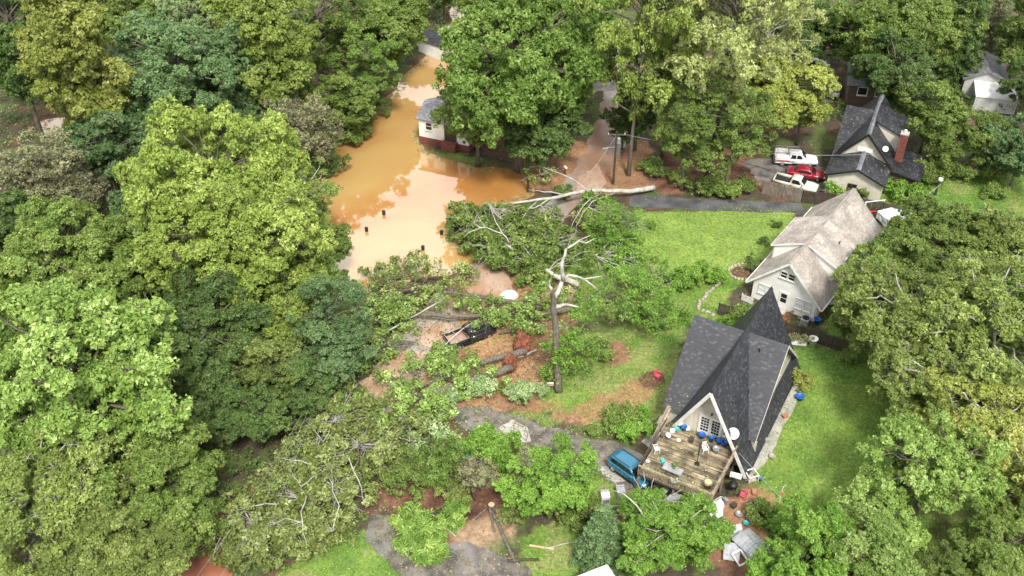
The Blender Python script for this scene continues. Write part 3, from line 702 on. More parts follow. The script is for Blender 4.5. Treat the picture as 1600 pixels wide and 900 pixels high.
# front railing
for x in (x0+.05, x0+2.25, x0+4.4, x1-.05):
    q = MB(); q.bar((x, y0+.04, dz), (x, y0+.04, dz+1.0), .1, .1, (0, 1, 0)); q.build('rail_post', M['railwood'], DK)
q = MB(); q.bar((x0, y0+.04, dz+1.02), (x1+.02, y0+.04, dz+1.02), .15, .045); q.build('top_rail', M['railwood'], DK)
q = MB(); q.bar((x0+.1, y0+.04, dz+.14), (x1-.1, y0+.04, dz+.14), .05, .09); q.build('bottom_rail', M['railwood'], DK)
bm_ = MB(); bm_.box((0, 0, .48), (.045, .045, .86)); bme = bm_.mesh('baluster'); bme.materials.append(M['railwood'])
for i in range(34):
    x = x0+.25+i*.187
    if x > x1-.15: break
    o = part('baluster', bme, None, DK); o.location = (x, y0-.01, dz); o.rotation_euler = (random.uniform(-.03, .03), random.uniform(-.05, .05), 0)
# right side: solid board rail leaning out; left: planks and boards
q = MB(); q.bar((x1, y0, dz+1.02), (x1, y1-.9, dz+1.02), .15, .045); q.build('top_rail', M['railwood'], DK)
q = MB(); q.bar((x1, y0+.1, dz+.5), (x1, y1-.9, dz+.5), .04, .14); q.build('side_board', M['railwood'], DK)
q = MB(); q.bar((x1, y0+.1, dz+.16), (x1, y1-.9, dz+.16), .04, .14); q.build('side_board', M['railwood'], DK)
for y in (-4.2, -2.4, -.7):
    q = MB(); q.bar((x1, y, dz), (x1, y, dz+1), .1, .1, (0, 1, 0)); q.build('rail_post', M['railwood'], DK)
for y in (-4.3, -2.5, -1.0, .4):
    q = MB(); q.bar((x0, y, dz), (x0, y, dz+1.0), .09, .09, (0, 1, 0)); q.build('rail_post', M['darkfence'], DK)
q = MB(); q.bar((x0, y0+.1, dz+1.0), (x0, .4, dz+1.0), .12, .045); q.build('top_rail', M['darkfence'], DK)
q = MB(); q.bar((x0, y0+.1, dz+.5), (x0, .4, dz+.5), .04, .12); q.build('side_board', M['darkfence'], DK)
for i, (a, b_) in enumerate((((x0-.3, -2.0, 2.2), (x0-.1, 1.3, 3.9)), ((x0-.5, -1.7, 2.1), (x0-.35, 1.6, 3.8)), ((x0-.15, -2.6, 2.6), (x0+.1, .9, 3.5)))):
    q = MB(); q.bar(a, b_, .22, .05); tag(q.build('loose_board', M['railwood']), ['grey plank leaning along the left rail of the deck, topmost of the leaning planks', 'grey plank leaning outside the deck, nearest the path', 'short grey plank leaning low against the left rail of the deck'][i], 'plank', 'loose planks beside the deck').matrix_world = DK.matrix_basis.copy()
bpy.context.view_layer.update()
MA = Matrix.Translation((16.95, 62.83, 0)) @ Matrix.Rotation(AZ(29), 4, 'Z')
def on_deck(px, py, dz_=2.4): return P(px, py, dz_)
for o in [o for o in bpy.data.objects if o.name.startswith('loose_board')]: o.matrix_world = MA

# ------------------------------------------------------------ pale house with taupe roof
HB = thing('pale_gabled_house', 'long white house with taupe shingle roof, shed dormers and two-window gable behind the steep roof', 'house', (28.79, 84.64, 0), AZ(36))
R6, e_, ez, L_ = 6.4, 4.25, 2.15, 17.2
wall(HB, [(-3.6, 0, 0), (3.6, 0, 0), (3.6, 0, 2.6), (0, 0, 6.2), (-3.6, 0, 2.6)], (0, .2, 0), 'white', 'front_wall')
wall(HB, [(-3.6, L_-.6, 0), (3.6, L_-.6, 0), (3.6, L_-.6, 2.6), (0, L_-.6, 6.2), (-3.6, L_-.6, 2.6)], (0, -.2, 0), 'white', 'rear_wall')
for s in (-1, 1):
    wall(HB, [(s*3.6, .2, 0), (s*3.6, L_-.8, 0), (s*3.6, L_-.8, 2.6), (s*3.6, .2, 2.6)], (-s*.2, 0, 0), 'white', 'side_wall')
    roof_slab(HB, [(0, -.55, R6), (0, L_, R6), (s*e_, L_, ez), (s*e_, -.55, ez)], (s, 0, -1), 'taupe', .16)
    board(HB, (0, -.6, R6-.1), (s*e_, -.6, ez-.1), .06, .24, 'trim', 'rake_board', (0, 1, 0)) if False else None
    q = MB(); q.bar((0, -.58, R6-.08), (s*e_, -.58, ez-.08), .22, .05, (0, 1, 0)); q.build('rake_board', M['trim'], HB)
    q = MB(); q.bar((s*(e_+.04), -.5, ez-.05), (s*(e_+.04), L_, ez-.05), .13, .13); q.build('gutter', M['trim'], HB)
    ya, yb = 3.7, (10.2 if s < 0 else 9.3); xe, ze = s*3.75, 4.75
    roof_slab(HB, [(0, ya, R6+.05), (0, yb, R6+.05), (xe, yb, ze), (xe, ya, ze)], (s, 0, -.4), 'taupe', .14, 'dormer_roof')
    wall(HB, [(s*3.5, ya+.15, 2.2), (s*3.5, yb-.15, 2.2), (s*3.5, yb-.15, ze), (s*3.5, ya+.15, ze)], (-s*.12, 0, 0), 'white', 'dormer_wall')
    for y in (ya+.15, yb-.27):
        wall(HB, [(s*.3, y, 5.9), (s*3.5, y, 2.8), (s*3.5, y, ze-.04), (s*.3, y, 6.1)], (0, .12, 0), 'white', 'dormer_cheek')
    q = MB(); q.bar((s*.2, ya-.03, R6-.08), (xe, ya-.03, ze-.07), .16, .05, (0, 1, 0)); q.build('fascia', M['trim'], HB)
    q = MB(); q.bar((xe+s*.03, ya, ze-.07), (xe+s*.03, yb, ze-.07), .05, .16); q.build('fascia', M['trim'], HB)
q = MB()
for i in range(44): q.obox((0, -.4+i*.4, R6+.06), (.13, 0, 0), (0, .195, 0), (0, 0, .02))
tag(q.build('ridge_cap', M['shingle_beige'], HB), kind='stuff')
for x in (-.42, .42): window(HB, (x-.1, 0, 4.4), .72, .78, (0, -1, 0), 1, 2, glass='glass')
for x in (-2.55, -1.75): window(HB, (x, 0, 1.65), .72, 1.15, (0, -1, 0), 1, 2, glass='blind')
for x in (1.7, 2.55): window(HB, (x, 0, 1.6), .78, 1.25, (0, -1, 0), 1, 2, glass='blind')
q = MB(); q.obox((-.05, -.04, 1.25), (.5, 0, 0), (0, .05, 0), (0, 0, 1.06)); d_ = q.build('door', M['white'], HB)
for z in (1.85, 1.25):
    q = MB(); q.obox((-.05, -.095, z), (.32, 0, 0), (0, .012, 0), (0, 0, .25)); q.build('pane', M['glass'], d_)
q = MB(); q.obox((-.05, -.55, .1), (.8, 0, 0), (0, .5, 0), (0, 0, .1)); q.build('doorstep', M['concrete'], HB)
q = MB(); q.tube([(3.45, -.06, .1), (3.45, -.06, 2.4)], .045, 8); q.build('downspout', M['trim'], HB)
q = MB(); q.lathe([(.14, 0), (.14, .3), (.2, .32), (.06, .42)], 10, (1.0, 5.4, 5.9)); q.build('roof_vent', M['plastic_white'], HB)
q = MB(); q.tube([(2.4, 7.2, 5.3), (2.4, 7.2, 5.75)], .06, 8); q.build('vent_pipe', M['black'], HB)
wall(HB, [(3.62, 7.5, 2.0), (4.9, 7.5, 1.9), (4.9, 17.0, 1.9), (3.62, 17.0, 2.0)], (0, 0, -.08), 'galv', 'porch_roof')
q = MB(); q.bar((4.92, 7.5, 1.86), (4.92, 17.0, 1.86), .12, .14); q.build('gutter', M['trim'], HB)
for y in (8.0, 11.0, 14.0, 16.6):
    q = MB(); q.bar((4.8, y, 0), (4.8, y, 1.82), .1, .1, (0, 1, 0)); q.build('porch_post', M['trim'], HB)

# ------------------------------------------------------------ black-roofed house with the brick chimney
HC = thing('black_roofed_house', 'cream house with wet black shingle roof and red brick chimney beside the three parked cars', 'house', (43.2, 109.2, 0), AZ(24))
wall(HC, [(-3.3, -3.5, 0), (3.0, -3.5, 0), (3.0, -3.5, 2.9), (0, -3.5, 4.15), (-3.3, -3.5, 2.9)], (0, .2, 0), 'cream', 'front_wall')
for s, ex in ((-1, -3.75), (1, 3.5)):
    roof_slab(HC, [(0, -3.95, 4.45), (0, 1.2, 4.45), (ex, 1.2, 2.95), (ex, -3.95, 2.95)], (s, 0, -.5), 'black', .16, 'front_roof')
    wall(HC, [(s*3.2, -3.3, 0), (s*3.2, 12, 0), (s*3.2, 12, 3.0), (s*3.2, -3.3, 3.0)], (-s*.2, 0, 0), 'cream', 'side_wall')
    roof_slab(HC, [(0, .5, 7.05), (0, 12.2, 7.05), (s*3.7, 12.2, 2.9), (s*3.7, .5, 2.9)], (s, 0, -1), 'black', .18)
    q = MB(); q.bar((0, .46, 6.95), (s*3.7, .46, 2.8), .24, .06, (0, 1, 0)); q.build('rake_board', M['black'], HC)
    q = MB(); q.bar((0, -3.98, 4.36), (ex, -3.98, 2.86), .2, .05, (0, 1, 0)); q.build('rake_board', M['black'], HC)
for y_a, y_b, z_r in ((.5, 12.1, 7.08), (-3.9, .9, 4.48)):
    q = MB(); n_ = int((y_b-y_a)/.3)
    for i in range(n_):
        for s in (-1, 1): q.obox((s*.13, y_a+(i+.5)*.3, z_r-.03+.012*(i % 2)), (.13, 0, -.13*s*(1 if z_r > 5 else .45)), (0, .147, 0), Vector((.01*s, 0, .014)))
    tag(q.build('ridge_cap', M['shingle_grey'], HC), kind='stuff')  # paler cap colour paints in the wet glare along the ridges, plus moss and wear
wall(HC, [(-3.2, .95, 3.1), (3.2, .95, 3.1), (0, .95, 6.75)], (0, .2, 0), 'cream', 'gable_wall')
wall(HC, [(-3.2, 12, 0), (3.2, 12, 0), (3.2, 12, 3.1), (0, 12, 6.75), (-3.2, 12, 3.1)], (0, -.2, 0), 'cream', 'rear_wall')
q = MB(); q.obox((0, .9, 4.65), (.95, 0, 0), (0, .04, 0), (0, 0, .28)); q.build('gable_vent', M['white'], HC)
roof_slab(HC, [(-3.75, 7.2, 7.0), (0, 7.2, 7.0), (0, 1.0, 2.95), (-3.75, 1.0, 2.95)], (0, -1, -.6), 'black', .16, 'cross_roof')
roof_slab(HC, [(-3.75, 7.21, 7.0), (0, 7.21, 7.0), (0, 12.1, 3.0), (-3.75, 12.1, 3.0)], (0, 1, -.8), 'black', .16, 'cross_roof')
wall(HC, [(-3.42, 1.3, 3.0), (-3.42, 11.8, 3.0), (-3.42, 7.2, 6.8)], (.1, 0, 0), 'cream', 'gable_wall')
roof_slab(HC, [(0, 4.4, 7.1), (0, 9.6, 7.1), (3.85, 9.6, 5.5), (3.85, 4.4, 5.5)], (1, 0, -.4), 'black', .16, 'dormer_roof')
wall(HC, [(.4, 4.6, 6.5), (3.5, 4.6, 3.1), (3.5, 4.6, 5.5), (.4, 4.6, 6.8)], (0, .12, 0), 'cream', 'dormer_cheek')
wall(HC, [(3.5, 4.6, 3.0), (3.5, 9.4, 3.0), (3.5, 9.4, 5.5), (3.5, 4.6, 5.5)], (-.12, 0, 0), 'cream', 'dormer_wall')
window(HC, (-.3, -3.5, 1.75), 1.05, .85, (0, -1, 0), 2, 1, frame='brownwall')
ch = MB(); ch.box((4.0, 3.3, 3.3), (.9, .8, 6.6)); c_ = ch.build('chimney', M['brick'], HC)
bb = MB(); bb.box((0, 0, 0), (.21, .03, .065)); k = 0
q = MB()
for i in range(68):
    z = .2+i*.094
    for j in range(4):
        q.obox((3.66+j*.225+(.06 if i % 2 else 0), 2.895, z), (.1, 0, 0), (0, .012, 0), (0, 0, .037))
    for j in range(3):
        q.obox((4.455, 3.02+j*.24+(.06 if i % 2 else 0), z), (.012, 0, 0), (0, .1, 0), (0, 0, .037))
tag(q.build('bricks', M['brick'], c_), kind='stuff')
q = MB(); q.box((4.0, 3.3, 6.66), (1.0, .9, .16)); q.build('cap', M['concrete'], c_)
q = MB(); q.lathe([(.16, 0), (.18, .35), (.14, .4)], 10, (4.0, 3.3, 6.74)); q.build('flue', M['plastic_white'], c_)
roof_slab(HC, [(3.4, 0.2, 3.0), (3.4, 6.4, 3.0), (7.2, 6.4, 2.3), (7.2, .2, 2.3)], (1, 0, -.2), 'black', .14, 'side_roof')
wall(HC, [(3.5, .6, 0), (7.0, .6, 0), (7.0, .6, 2.25), (3.5, .6, 2.9)], (0, .15, 0), 'darkfence', 'porch_wall')
for y in (.5, 6.1):
    q = MB(); q.bar((7.0, y, 0), (7.0, y, 2.25), .12, .12, (0, 1, 0)); q.build('porch_post', M['trim'], HC)
def dish(name, label, px, py, z, r, az, mount, pole=0.0, group='satellite dishes'):
    p = P(px, py, z); t = thing(name, label, 'satellite dish', p, az, group)
    q = MB(); q.lathe([(.02, 0), (r*.5, .035*r/.4), (r*.86, .12*r/.4), (r, .18*r/.4), (r*.98, .2*r/.4), (r*.84, .145*r/.4), (r*.48, .06*r/.4), (.02, .03)], 20)
    o = q.build('reflector', M['plastic_white'], t, True); o.rotation_euler = (math.radians(52), 0, 0)
    q = MB(); q.tube([(0, 0, -.02), (0, -r*.6, -r*.1), (0, -r*1.15, r*.35)], .025, 6); q.box((0, -r*1.15, r*.4), (.1, .16, .1)); q.build('arm', M['metal_grey'], t)
    q = MB(); q.tube([(0, .03, 0), (0, .1, -.3), (mount[0], mount[1], mount[2])], .035, 6); q.build('mast', M['metal_grey'], t)
dish('satellite_dish', 'white satellite dish beside the right rake of the steep house by the deck', 1146, 677, 4.7, .52, AZ(20), (.05, .15, -1.5))
dish('satellite_dish', 'small white satellite dish on the black roof left of the brick chimney', 1383, 233, 5.3, .36, AZ(5), (0, .1, -.45))

# ------------------------------------------------------------ outbuildings
def simple_house(name, label, cat, loc, az, Lx, Ly, h, rh, key, wm, ridge_x=True, over=.35, base=None, group=None):
    t = thing(name, label, cat, loc, AZ(az), group)
    if base: wall(t, [(-.04, -.04, -1), (Lx+.04, -.04, -1), (Lx+.04, Ly+.04, -1), (-.04, Ly+.04, -1)], (0, 0, 1+base), 'brick', 'foundation')
    b0 = base or 0
    for a, b_, tk in (((0, 0), (Lx, 0), (0, .12, 0)), ((Lx, .12), (Lx, Ly-.12), (-.12, 0, 0)), ((Lx, Ly), (0, Ly), (0, -.12, 0)), ((0, Ly-.12), (0, .12), (.12, 0, 0))):
        wall(t, [(*a, b0-.3), (*b_, b0-.3), (*b_, h), (*a, h)], tk, wm, 'wall')
    if ridge_x:
        for y0_, s in ((-over, -1), (Ly+over, 1)):
            roof_slab(t, [(-over, Ly/2, h+rh), (Lx+over, Ly/2, h+rh), (Lx+over, y0_, h-.12), (-over, y0_, h-.12)], (0, s, -.4), key, .1)
        for x, tk in ((0, .1), (Lx, -.1)): wall(t, [(x, 0, h), (x, Ly, h), (x, Ly/2, h+rh-.12)], (tk, 0, 0), wm, 'gable')
    else:
        for x0_, s in ((-over, -1), (Lx+over, 1)):
            roof_slab(t, [(Lx/2, -over, h+rh), (Lx/2, Ly+over, h+rh), (x0_, Ly+over, h-.12), (x0_, -over, h-.12)], (s, 0, -.4), key, .1)
        for y, tk in ((0, .1), (Ly, -.1)): wall(t, [(0, y, h), (Lx, y, h), (Lx/2, y, h+rh-.12)], (0, tk, 0), wm, 'gable')
    return t
a = P(656, 222, 0)
HD = simple_house('flooded_house', 'white house with grey roof and brick base at the flood edge under the big tree', 'house', (a.x, a.y, 0), 22, 7.2, 5.6, 3.8, 1.1, 'grey', 'white', base=.95)
window(HD, (1.5, 0, 2.7), .9, 1.1, (0, -1, 0), 1, 2)
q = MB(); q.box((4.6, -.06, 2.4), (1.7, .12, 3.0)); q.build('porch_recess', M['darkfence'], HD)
q = MB(); q.box((4.6, -.5, .6), (2.0, 1.0, 1.2)); q.build('brick_steps', M['brick'], HD)
window(HD, (6.3, 0, 2.7), .8, 1.0, (0, -1, 0), 1, 2)
a = P(654, 80, 0)
HE = simple_house('white_shed', 'small white shed with dark roof and open doorway standing in the flood at the top', 'shed', (a.x, a.y, -.3), 36, 4.6, 3.6, 2.4, 1.0, 'black', 'white', ridge_x=True, over=.2)
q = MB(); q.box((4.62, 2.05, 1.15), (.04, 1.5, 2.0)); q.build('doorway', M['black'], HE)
q = MB(); q.box((5.1, 1.15, 1.15), (.9, .05, 2.0), rz=-.5); q.build('open_door', M['white'], HE)
a = P(1500, 151, 0)
HF = simple_house('grey_garage', 'grey garage with ribbed metal roof and white lean-to at the top right', 'garage', (a.x, a.y, 0), 14, 5.6, 7.0, 3.0, 1.3, 'grey', 'greywall', ridge_x=False)
wall(HF, [(1.2, -4.0, 2.2), (6.8, -4.0, 2.2), (6.8, -.02, 2.75), (1.2, -.02, 2.75)], (0, 0, -.08), 'plastic_white', 'lean_to_roof')
wall(HF, [(1.4, -3.9, 0), (6.6, -3.9, 0), (6.6, -3.9, 2.1), (1.4, -3.9, 2.1)], (0, .1, 0), 'greywall', 'lean_to_wall'); wall(HF, [(1.4, -3.78, 0), (1.4, -.05, 0), (1.4, -.05, 2.6), (1.4, -3.78, 2.1)], (.1, 0, 0), 'greywall', 'lean_to_wall')
for x in (1.3, 6.7):
    q = MB(); q.bar((x, -3.9, 0), (x, -3.9, 2.15), .1, .1, (0, 1, 0)); q.build('lean_to_post', M['trim'], HF)
a = P(1345, 172, 0)
HG = simple_house('brown_house', 'brown boarded house with two white-framed windows behind the black-roofed house', 'house', (a.x-2, a.y+1, 0), 10, 9, 6, 3.6, 1.4, 'grey', 'brownwall')
window(HG, (1.9, 0, 2.6), 1.3, 1.2, (0, -1, 0), 1, 1, fw=.13); window(HG, (4.3, 0, 2.6), 1.3, 1.2, (0, -1, 0), 1, 1, fw=.13)
a = P(1243, 100, 0)
HH = simple_house('small_grey_shed', 'small grey-roofed shed half hidden by trees above the black car', 'shed', (a.x, a.y+3, 0), 8, 4, 4, 2.2, .8, 'grey', 'greywall')
for i, (px, py, w_) in enumerate(((1066, 24, 1.1), (1131, 44, 1.5))):
    a = P(px, py, 2.0); t = thing('tarp_covered_stack', ['stack under blue tarp glimpsed through the pale treetops, further left and higher', 'stack under blue tarp glimpsed through the big pale tree, further right'][i], 'tarp', (a.x, a.y, 0), .4*i, 'blue tarps behind the pale trees')
    q = MB(); q.slab([(-w_, -w_*.6, 0), (w_, -w_*.6, 0), (w_*.9, -w_*.4, 2.6), (-w_*.8, -w_*.45, 3.0)], (0, w_*1.1, .3)); q.build('cover', M['bluetarp'], t, bevel=.15)
    q = MB(); q.bar((-w_, -w_*.65, .1), (w_, -w_*.65, .1), .08); q.build('rope', M['plastic_white'], t)
# grey metal shed roof, panels and appliance near the bottom
t = thing('small_metal_shed', 'low shed with grey double-pitch roof left of the bright bush at the bottom', 'shed', P(1172, 862, 0), AZ(55))
for a_, b_, tk in (((-1.2, -.8), (1.2, -.8), (0, .08, 0)), ((1.2, -.72), (1.2, .72), (-.08, 0, 0)), ((1.2, .8), (-1.2, .8), (0, -.08, 0)), ((-1.2, .72), (-1.2, -.72), (.08, 0, 0))):
    wall(t, [(*a_, 0), (*b_, 0), (*b_, 1.0), (*a_, 1.0)], tk, 'plastic_white', 'wall')
for s in (-1, 1):
    mb = MB(); mb.slab([(-1.3, 0, 1.35), (1.3, 0, 1.35), (1.3, s*1.0, 1.0), (-1.3, s*1.0, 1.0)], (0, 0, -.06))
    o = mb.build('roof_panel', M['metal_grey'], t)
    mb = MB()
    for i in range(9): mb.bar((-1.2+i*.3, 0, 1.37), (-1.2+i*.3, s*1.0, 1.02), .03, .03)
    mb.build('ribs', M['metal_grey'], o)
for i, (px, py, w_, h_, tl, rz_, lab) in enumerate(((1150, 838, 1.1, 1.3, .5, .2, 'pale grey sheet leaning against the upper left side of the small metal shed'), (1142, 868, 1.3, 1.5, .35, -.2, 'pale grey sheet lying by the white window frame below the small metal shed'))):
    q = MB(); q.box((0, 0, .5), (w_, h_, .05), rx=tl); q.box((0, .0, .54), (w_*.9, .06, .03), rx=tl)
    o = tag(q.build('leaning_panel', M['metal_grey'], None), lab, 'panel', 'sheets beside the metal shed'); o.location = P(px, py, .1); o.rotation_euler = (0, 0, rz_)
q = MB(); 
for s in (-1, 1): q.box((s*.45, 0, .08), (.14, 1.2, .12)); q.box((0, s*.55, .08), (.76, .14, .12))
o = tag(q.build('window_sash', M['plastic_white'], bevel=.03), 'white square window frame lying on the ground below the small metal shed', 'window frame'); o.location = P(1156, 872, .5); o.rotation_euler = (.3, 0, .5)
t = thing('white_canopy', 'corner of a white canopy roof at the bottom edge of the picture', 'canopy', P(935, 930, 2.2), AZ(-25))
q = MB(); q.slab([(-2.0, -3.0, 0), (2.0, -3.0, 0), (2.0, 2.2, 0), (-2.0, 2.2, 0)], (0, 0, .08)); q.build('canopy_roof', M['plastic_white'], t, bevel=.03)
for x in (-1.8, 1.8):
    for y in (-2.8, 2.0):
        q = MB(); q.bar((x, y, -2.2), (x, y, 0), .08, .08, (0, 1, 0)); q.build('leg', M['metal_grey'], t)

# ------------------------------------------------------------ vehicles
def paint(name, c, rough=.25):
    return mat('paint_'+name, c, tuple(x*.93 for x in c), rough=rough, scale=1, coat=.6, spec=.5)
def loft(mb, secs, n=12, pw=4.0):
    """superellipse rings along x: (x, half width, z low, z high)"""
    rings = []
    for x, w, z0, z1 in secs:
        cz, hz = (z0+z1)/2, (z1-z0)/2; ring = []
        for k in range(n*2):
            a = 2*math.pi*k/(n*2); c_, s_ = math.cos(a), math.sin(a)
            ring.append((x, w*math.copysign(abs(c_)**(2/pw), c_), cz+hz*math.copysign(abs(s_)**(2/pw), s_)))
        rings.append(ring)
    vs = [v for r in rings for v in r]; m = n*2; fs = []
    for i in range(len(rings)-1):
        for k in range(m):
            a, b_ = i*m+k, i*m+(k+1) % m; fs.append((a, a+m, b_+m, b_))
    fs += [tuple(range(m)), tuple((len(rings)-1)*m+k for k in reversed(range(m)))]
    mb.add(vs, fs)
def wheel(t, x, y, r, w=.22):
    s = 1 if y > 0 else -1
    def cyl(mb, r0, r1, ya, yb, n=18):
        vs = [(x+r_*math.cos(2*math.pi*k/n), yy, r+r_*math.sin(2*math.pi*k/n)) for r_, yy in ((r0, ya), (r1, yb)) for k in range(n)]
        mb.add(vs, [(k, (k+1) % n, (k+1) % n+n, k+n) for k in range(n)]+[tuple(reversed(range(n))), tuple(range(n, 2*n))])
    o = MB(); cyl(o, r*.94, r, y-s*w, y-s*w*.85); cyl(o, r, r, y-s*w*.85, y-s*.03); cyl(o, r, r*.9, y-s*.03, y); wh = o.build('wheel', M['rubber'], t)
    o = MB(); cyl(o, r*.62, r*.55, y-s*.01, y+s*.012)
    for k in range(5):
        a = k*1.2566; o.obox((x+math.cos(a)*r*.33, y+s*.02, r+math.sin(a)*r*.33), (math.cos(a)*r*.25, 0, math.sin(a)*r*.25), (0, .012, 0), (-math.sin(a)*.03, 0, math.cos(a)*.03))
    o.build('rim', M['chrome'], wh)
def car(name, label, cat, px, py, head, pnt, kind, z=0, group=None, at=None):
    p = Vector(at) if at else P(px, py, 0); t = thing(name, label, cat, (p.x, p.y, z), head, group)
    B = MB(); G = M['glass']
    if kind == 'suv':
        Lh, Wd = 2.2, .93
        loft(B, [(-2.2, .70, .55, .95), (-2.12, .86, .38, 1.08), (-1.6, .93, .30, 1.10), (-.5, .94, .28, 1.08), (.9, .94, .28, 1.06), (1.5, .93, .30, 1.0), (1.95, .86, .36, .90), (2.18, .70, .45, .78)])
        cab = [(-2.08, .70, .95, 1.15), (-1.85, .74, .95, 1.52), (-1.3, .75, .95, 1.66), (0, .75, .95, 1.68), (.45, .72, .95, 1.58), (1.15, .78, .95, 1.08)]
        wins = [(-1.7, -.95), (-.88, -.05), (.02, .72)]; ws = ((.50, 1.55), (1.12, 1.12)); rw = ((-2.07, 1.14), (-1.90, 1.50)); wx = (-1.35, 1.35); wr = .36
    elif kind == 'sedan':
        Wd = .9; Lh = 2.35
        loft(B, [(-2.35, .70, .5, .9), (-2.2, .84, .34, .98), (-1.5, .90, .26, 1.0), (0, .91, .24, .96), (1.2, .90, .26, .92), (1.9, .86, .3, .82), (2.3, .68, .4, .7)])
        cab = [(-1.7, .72, .85, .98), (-1.15, .68, .85, 1.32), (-.5, .66, .85, 1.42), (.2, .66, .85, 1.40), (.45, .68, .85, 1.32), (1.15, .74, .85, .93)]
        wins = [(-1.05, -.25), (-.18, .62)]; ws = ((.48, 1.30), (1.12, .97)); rw = ((-1.68, 1.0), (-1.18, 1.30)); wx = (-1.4, 1.42); wr = .33
    else:
        Wd = .97; Lh = 2.75
        loft(B, [(-.55, .96, .42, 1.18), (.3, .97, .40, 1.18), (1.2, .97, .42, 1.16), (2.1, .95, .45, 1.12), (2.6, .88, .48, 1.02), (2.72, .75, .55, .92)])
        loft(B, [(-2.7, .88, .42, .72), (-2.6, .95, .42, .78), (-.5, .96, .42, .78)])
        for s in (-1, 1): B.box((-1.6, s*.91, .95), (2.2, .11, .46))
        B.box((-2.66, 0, .93), (.08, 1.9, .5)); B.box((-.58, 0, 1.0), (.06, 1.86, .42))
        cab = [(-.62, .78, 1.0, 1.30), (-.5, .76, 1.0, 1.75), (.0, .76, 1.0, 1.82), (.55, .75, 1.0, 1.78), (1.25, .82, 1.0, 1.18)]
        if kind == 'crewcab': cab = [(-1.0, .78, 1.0, 1.3), (-.9, .76, 1.0, 1.75), (0, .76, 1.0, 1.84), (.55, .75, 1.0, 1.78), (1.25, .82, 1.0, 1.18)]
        wins = [(-.38, .72)] if kind == 'pickup' else [(-.75, -.12), (-.02, .74)]; ws = ((.60, 1.74), (1.22, 1.22)); rw = ((-.64, 1.3), (-.54, 1.7)) if kind == 'pickup' else ((-1.02, 1.3), (-.94, 1.7)); wx = (-1.75, 1.75); wr = .38
    B.build('body', pnt, t, True)
    cb = MB(); loft(cb, cab, 12, 5.0); cb.build('cabin', pnt, t, True)
    zt = max(c[3] for c in cab); wn_ = cab[len(cab)//2][1]
    for s in (-1, 1):
        for a, b_ in wins:
            zb = 1.02 if kind == 'sedan' else (1.14 if kind == 'suv' else 1.22); zu = zt-.13; f = .12
            front = b_ == wins[-1][1]; q = MB()
            b2 = b_-(.32 if front else .03); yb = wn_+.075+(.0 if kind != 'pickup' else .01); yt = wn_+.0
            q.slab([(a, s*yb, zb), (b_, s*yb, zb), (b2, s*(yt+.012), zu), (a+.05, s*(yt+.012), zu)], (0, s*.014, 0)); q.build('side_window', G, t)
        q = MB(); q.box(((ws[1][0]-.28), s*(Wd+.08), ws[1][1]+.0), (.1, .2, .13)); q.build('mirror', M['black'] if kind == 'pickup' else pnt, t)
        q = MB(); q.box((Lh-.14, s*Wd*.70, .78 if kind != 'sedan' else .66), (.16, .3, .14)); q.build('headlight', M['plastic_white'], t, bevel=.03)
        q = MB(); q.box((-Lh+.06, s*Wd*.78, .9 if kind != 'sedan' else .8), (.12, .2, .2)); q.build('tail_light', M['plastic_red'], t, bevel=.02)
        for x in wx: wheel(t, x, s*(Wd-.02), wr)
    for nm, (a, b_) in (('windscreen', ws), ('rear_window', rw)):
        q = MB(); dv = Vector((b_[0]-a[0], 0, b_[1]-a[1])); nr = Vector((-dv.z, 0, dv.x)).normalized()
        if (nr.x > 0) != (nm == 'windscreen'): nr = -nr
        A, B_ = Vector((a[0], 0, a[1])).lerp(Vector((b_[0], 0, b_[1])), .1)+nr*.03, Vector((a[0], 0, a[1])).lerp(Vector((b_[0], 0, b_[1])), .9)+nr*.03
        q.slab([A+Vector((0, -wn_*.86, 0)), A+Vector((0, wn_*.86, 0)), B_+Vector((0, wn_*.94, 0)), B_+Vector((0, -wn_*.94, 0))], nr*.014); q.build(nm, G, t)
    zs = .36 if kind != 'sedan' else .3
    for s in (-1, 1):
        q = MB(); q.box((0, s*(Wd-.03), zs), (2*abs(wx[0])-1.0, .1, .12)); q.build('sill', M['black'], t)
        for xx in ({'suv': (-.92, .0, .95), 'sedan': (-.95, -.2, .72)}.get(kind, (-.45, .75))):
            q = MB(); q.box((xx, s*(Wd+.006), .74), (.018, .012, .52)); q.build('door_seam', M['black'], t)
        for xx in ({'suv': (-.3, .62), 'sedan': (-.45, .45)}.get(kind, (-.2,))):
            q = MB(); q.box((xx-.28, s*(Wd+.02), .93), (.16, .03, .035)); q.build('door_handle', M['black'], t)
        if kind == 'suv': q = MB(); q.bar((-1.6, s*.62, 1.70), (.3, s*.62, 1.71), .04, .04); q.build('roof_rail', M['black'], t)
    q = MB(); q.box((Lh+.0, 0, .68), (.1, Wd*.9, .16)); q.build('grille', M['black'], t)
    for x_, z_, w_, h_ in ((Lh-.02, .48, 1.5, .2), (-Lh, .52, 1.6, .16)):
        q = MB(); q.box((x_, 0, z_), (.12, Wd*w_, h_)); q.build('bumper', M['black'] if kind == 'suv' else M['metal_grey'], t, bevel=.03)
    return t
def heading(a, b_):
    A, B = P(*a), P(*b_); return math.atan2(B.y-A.y, B.x-A.x)
car('blue_car', 'teal blue hatchback parked under branches at the left corner of the deck', 'car', 985, 742, heading((958, 725), (1012, 763)), paint('teal', (.02, .15, .24)), 'suv')
wt = car('utility_pickup', 'white crew-cab pickup with ladder rack and red stripe, farthest from the fence', 'pickup truck', 1242, 256, heading((1209, 254), (1273, 258)), paint('white', (.78, .78, .77)), 'crewcab')
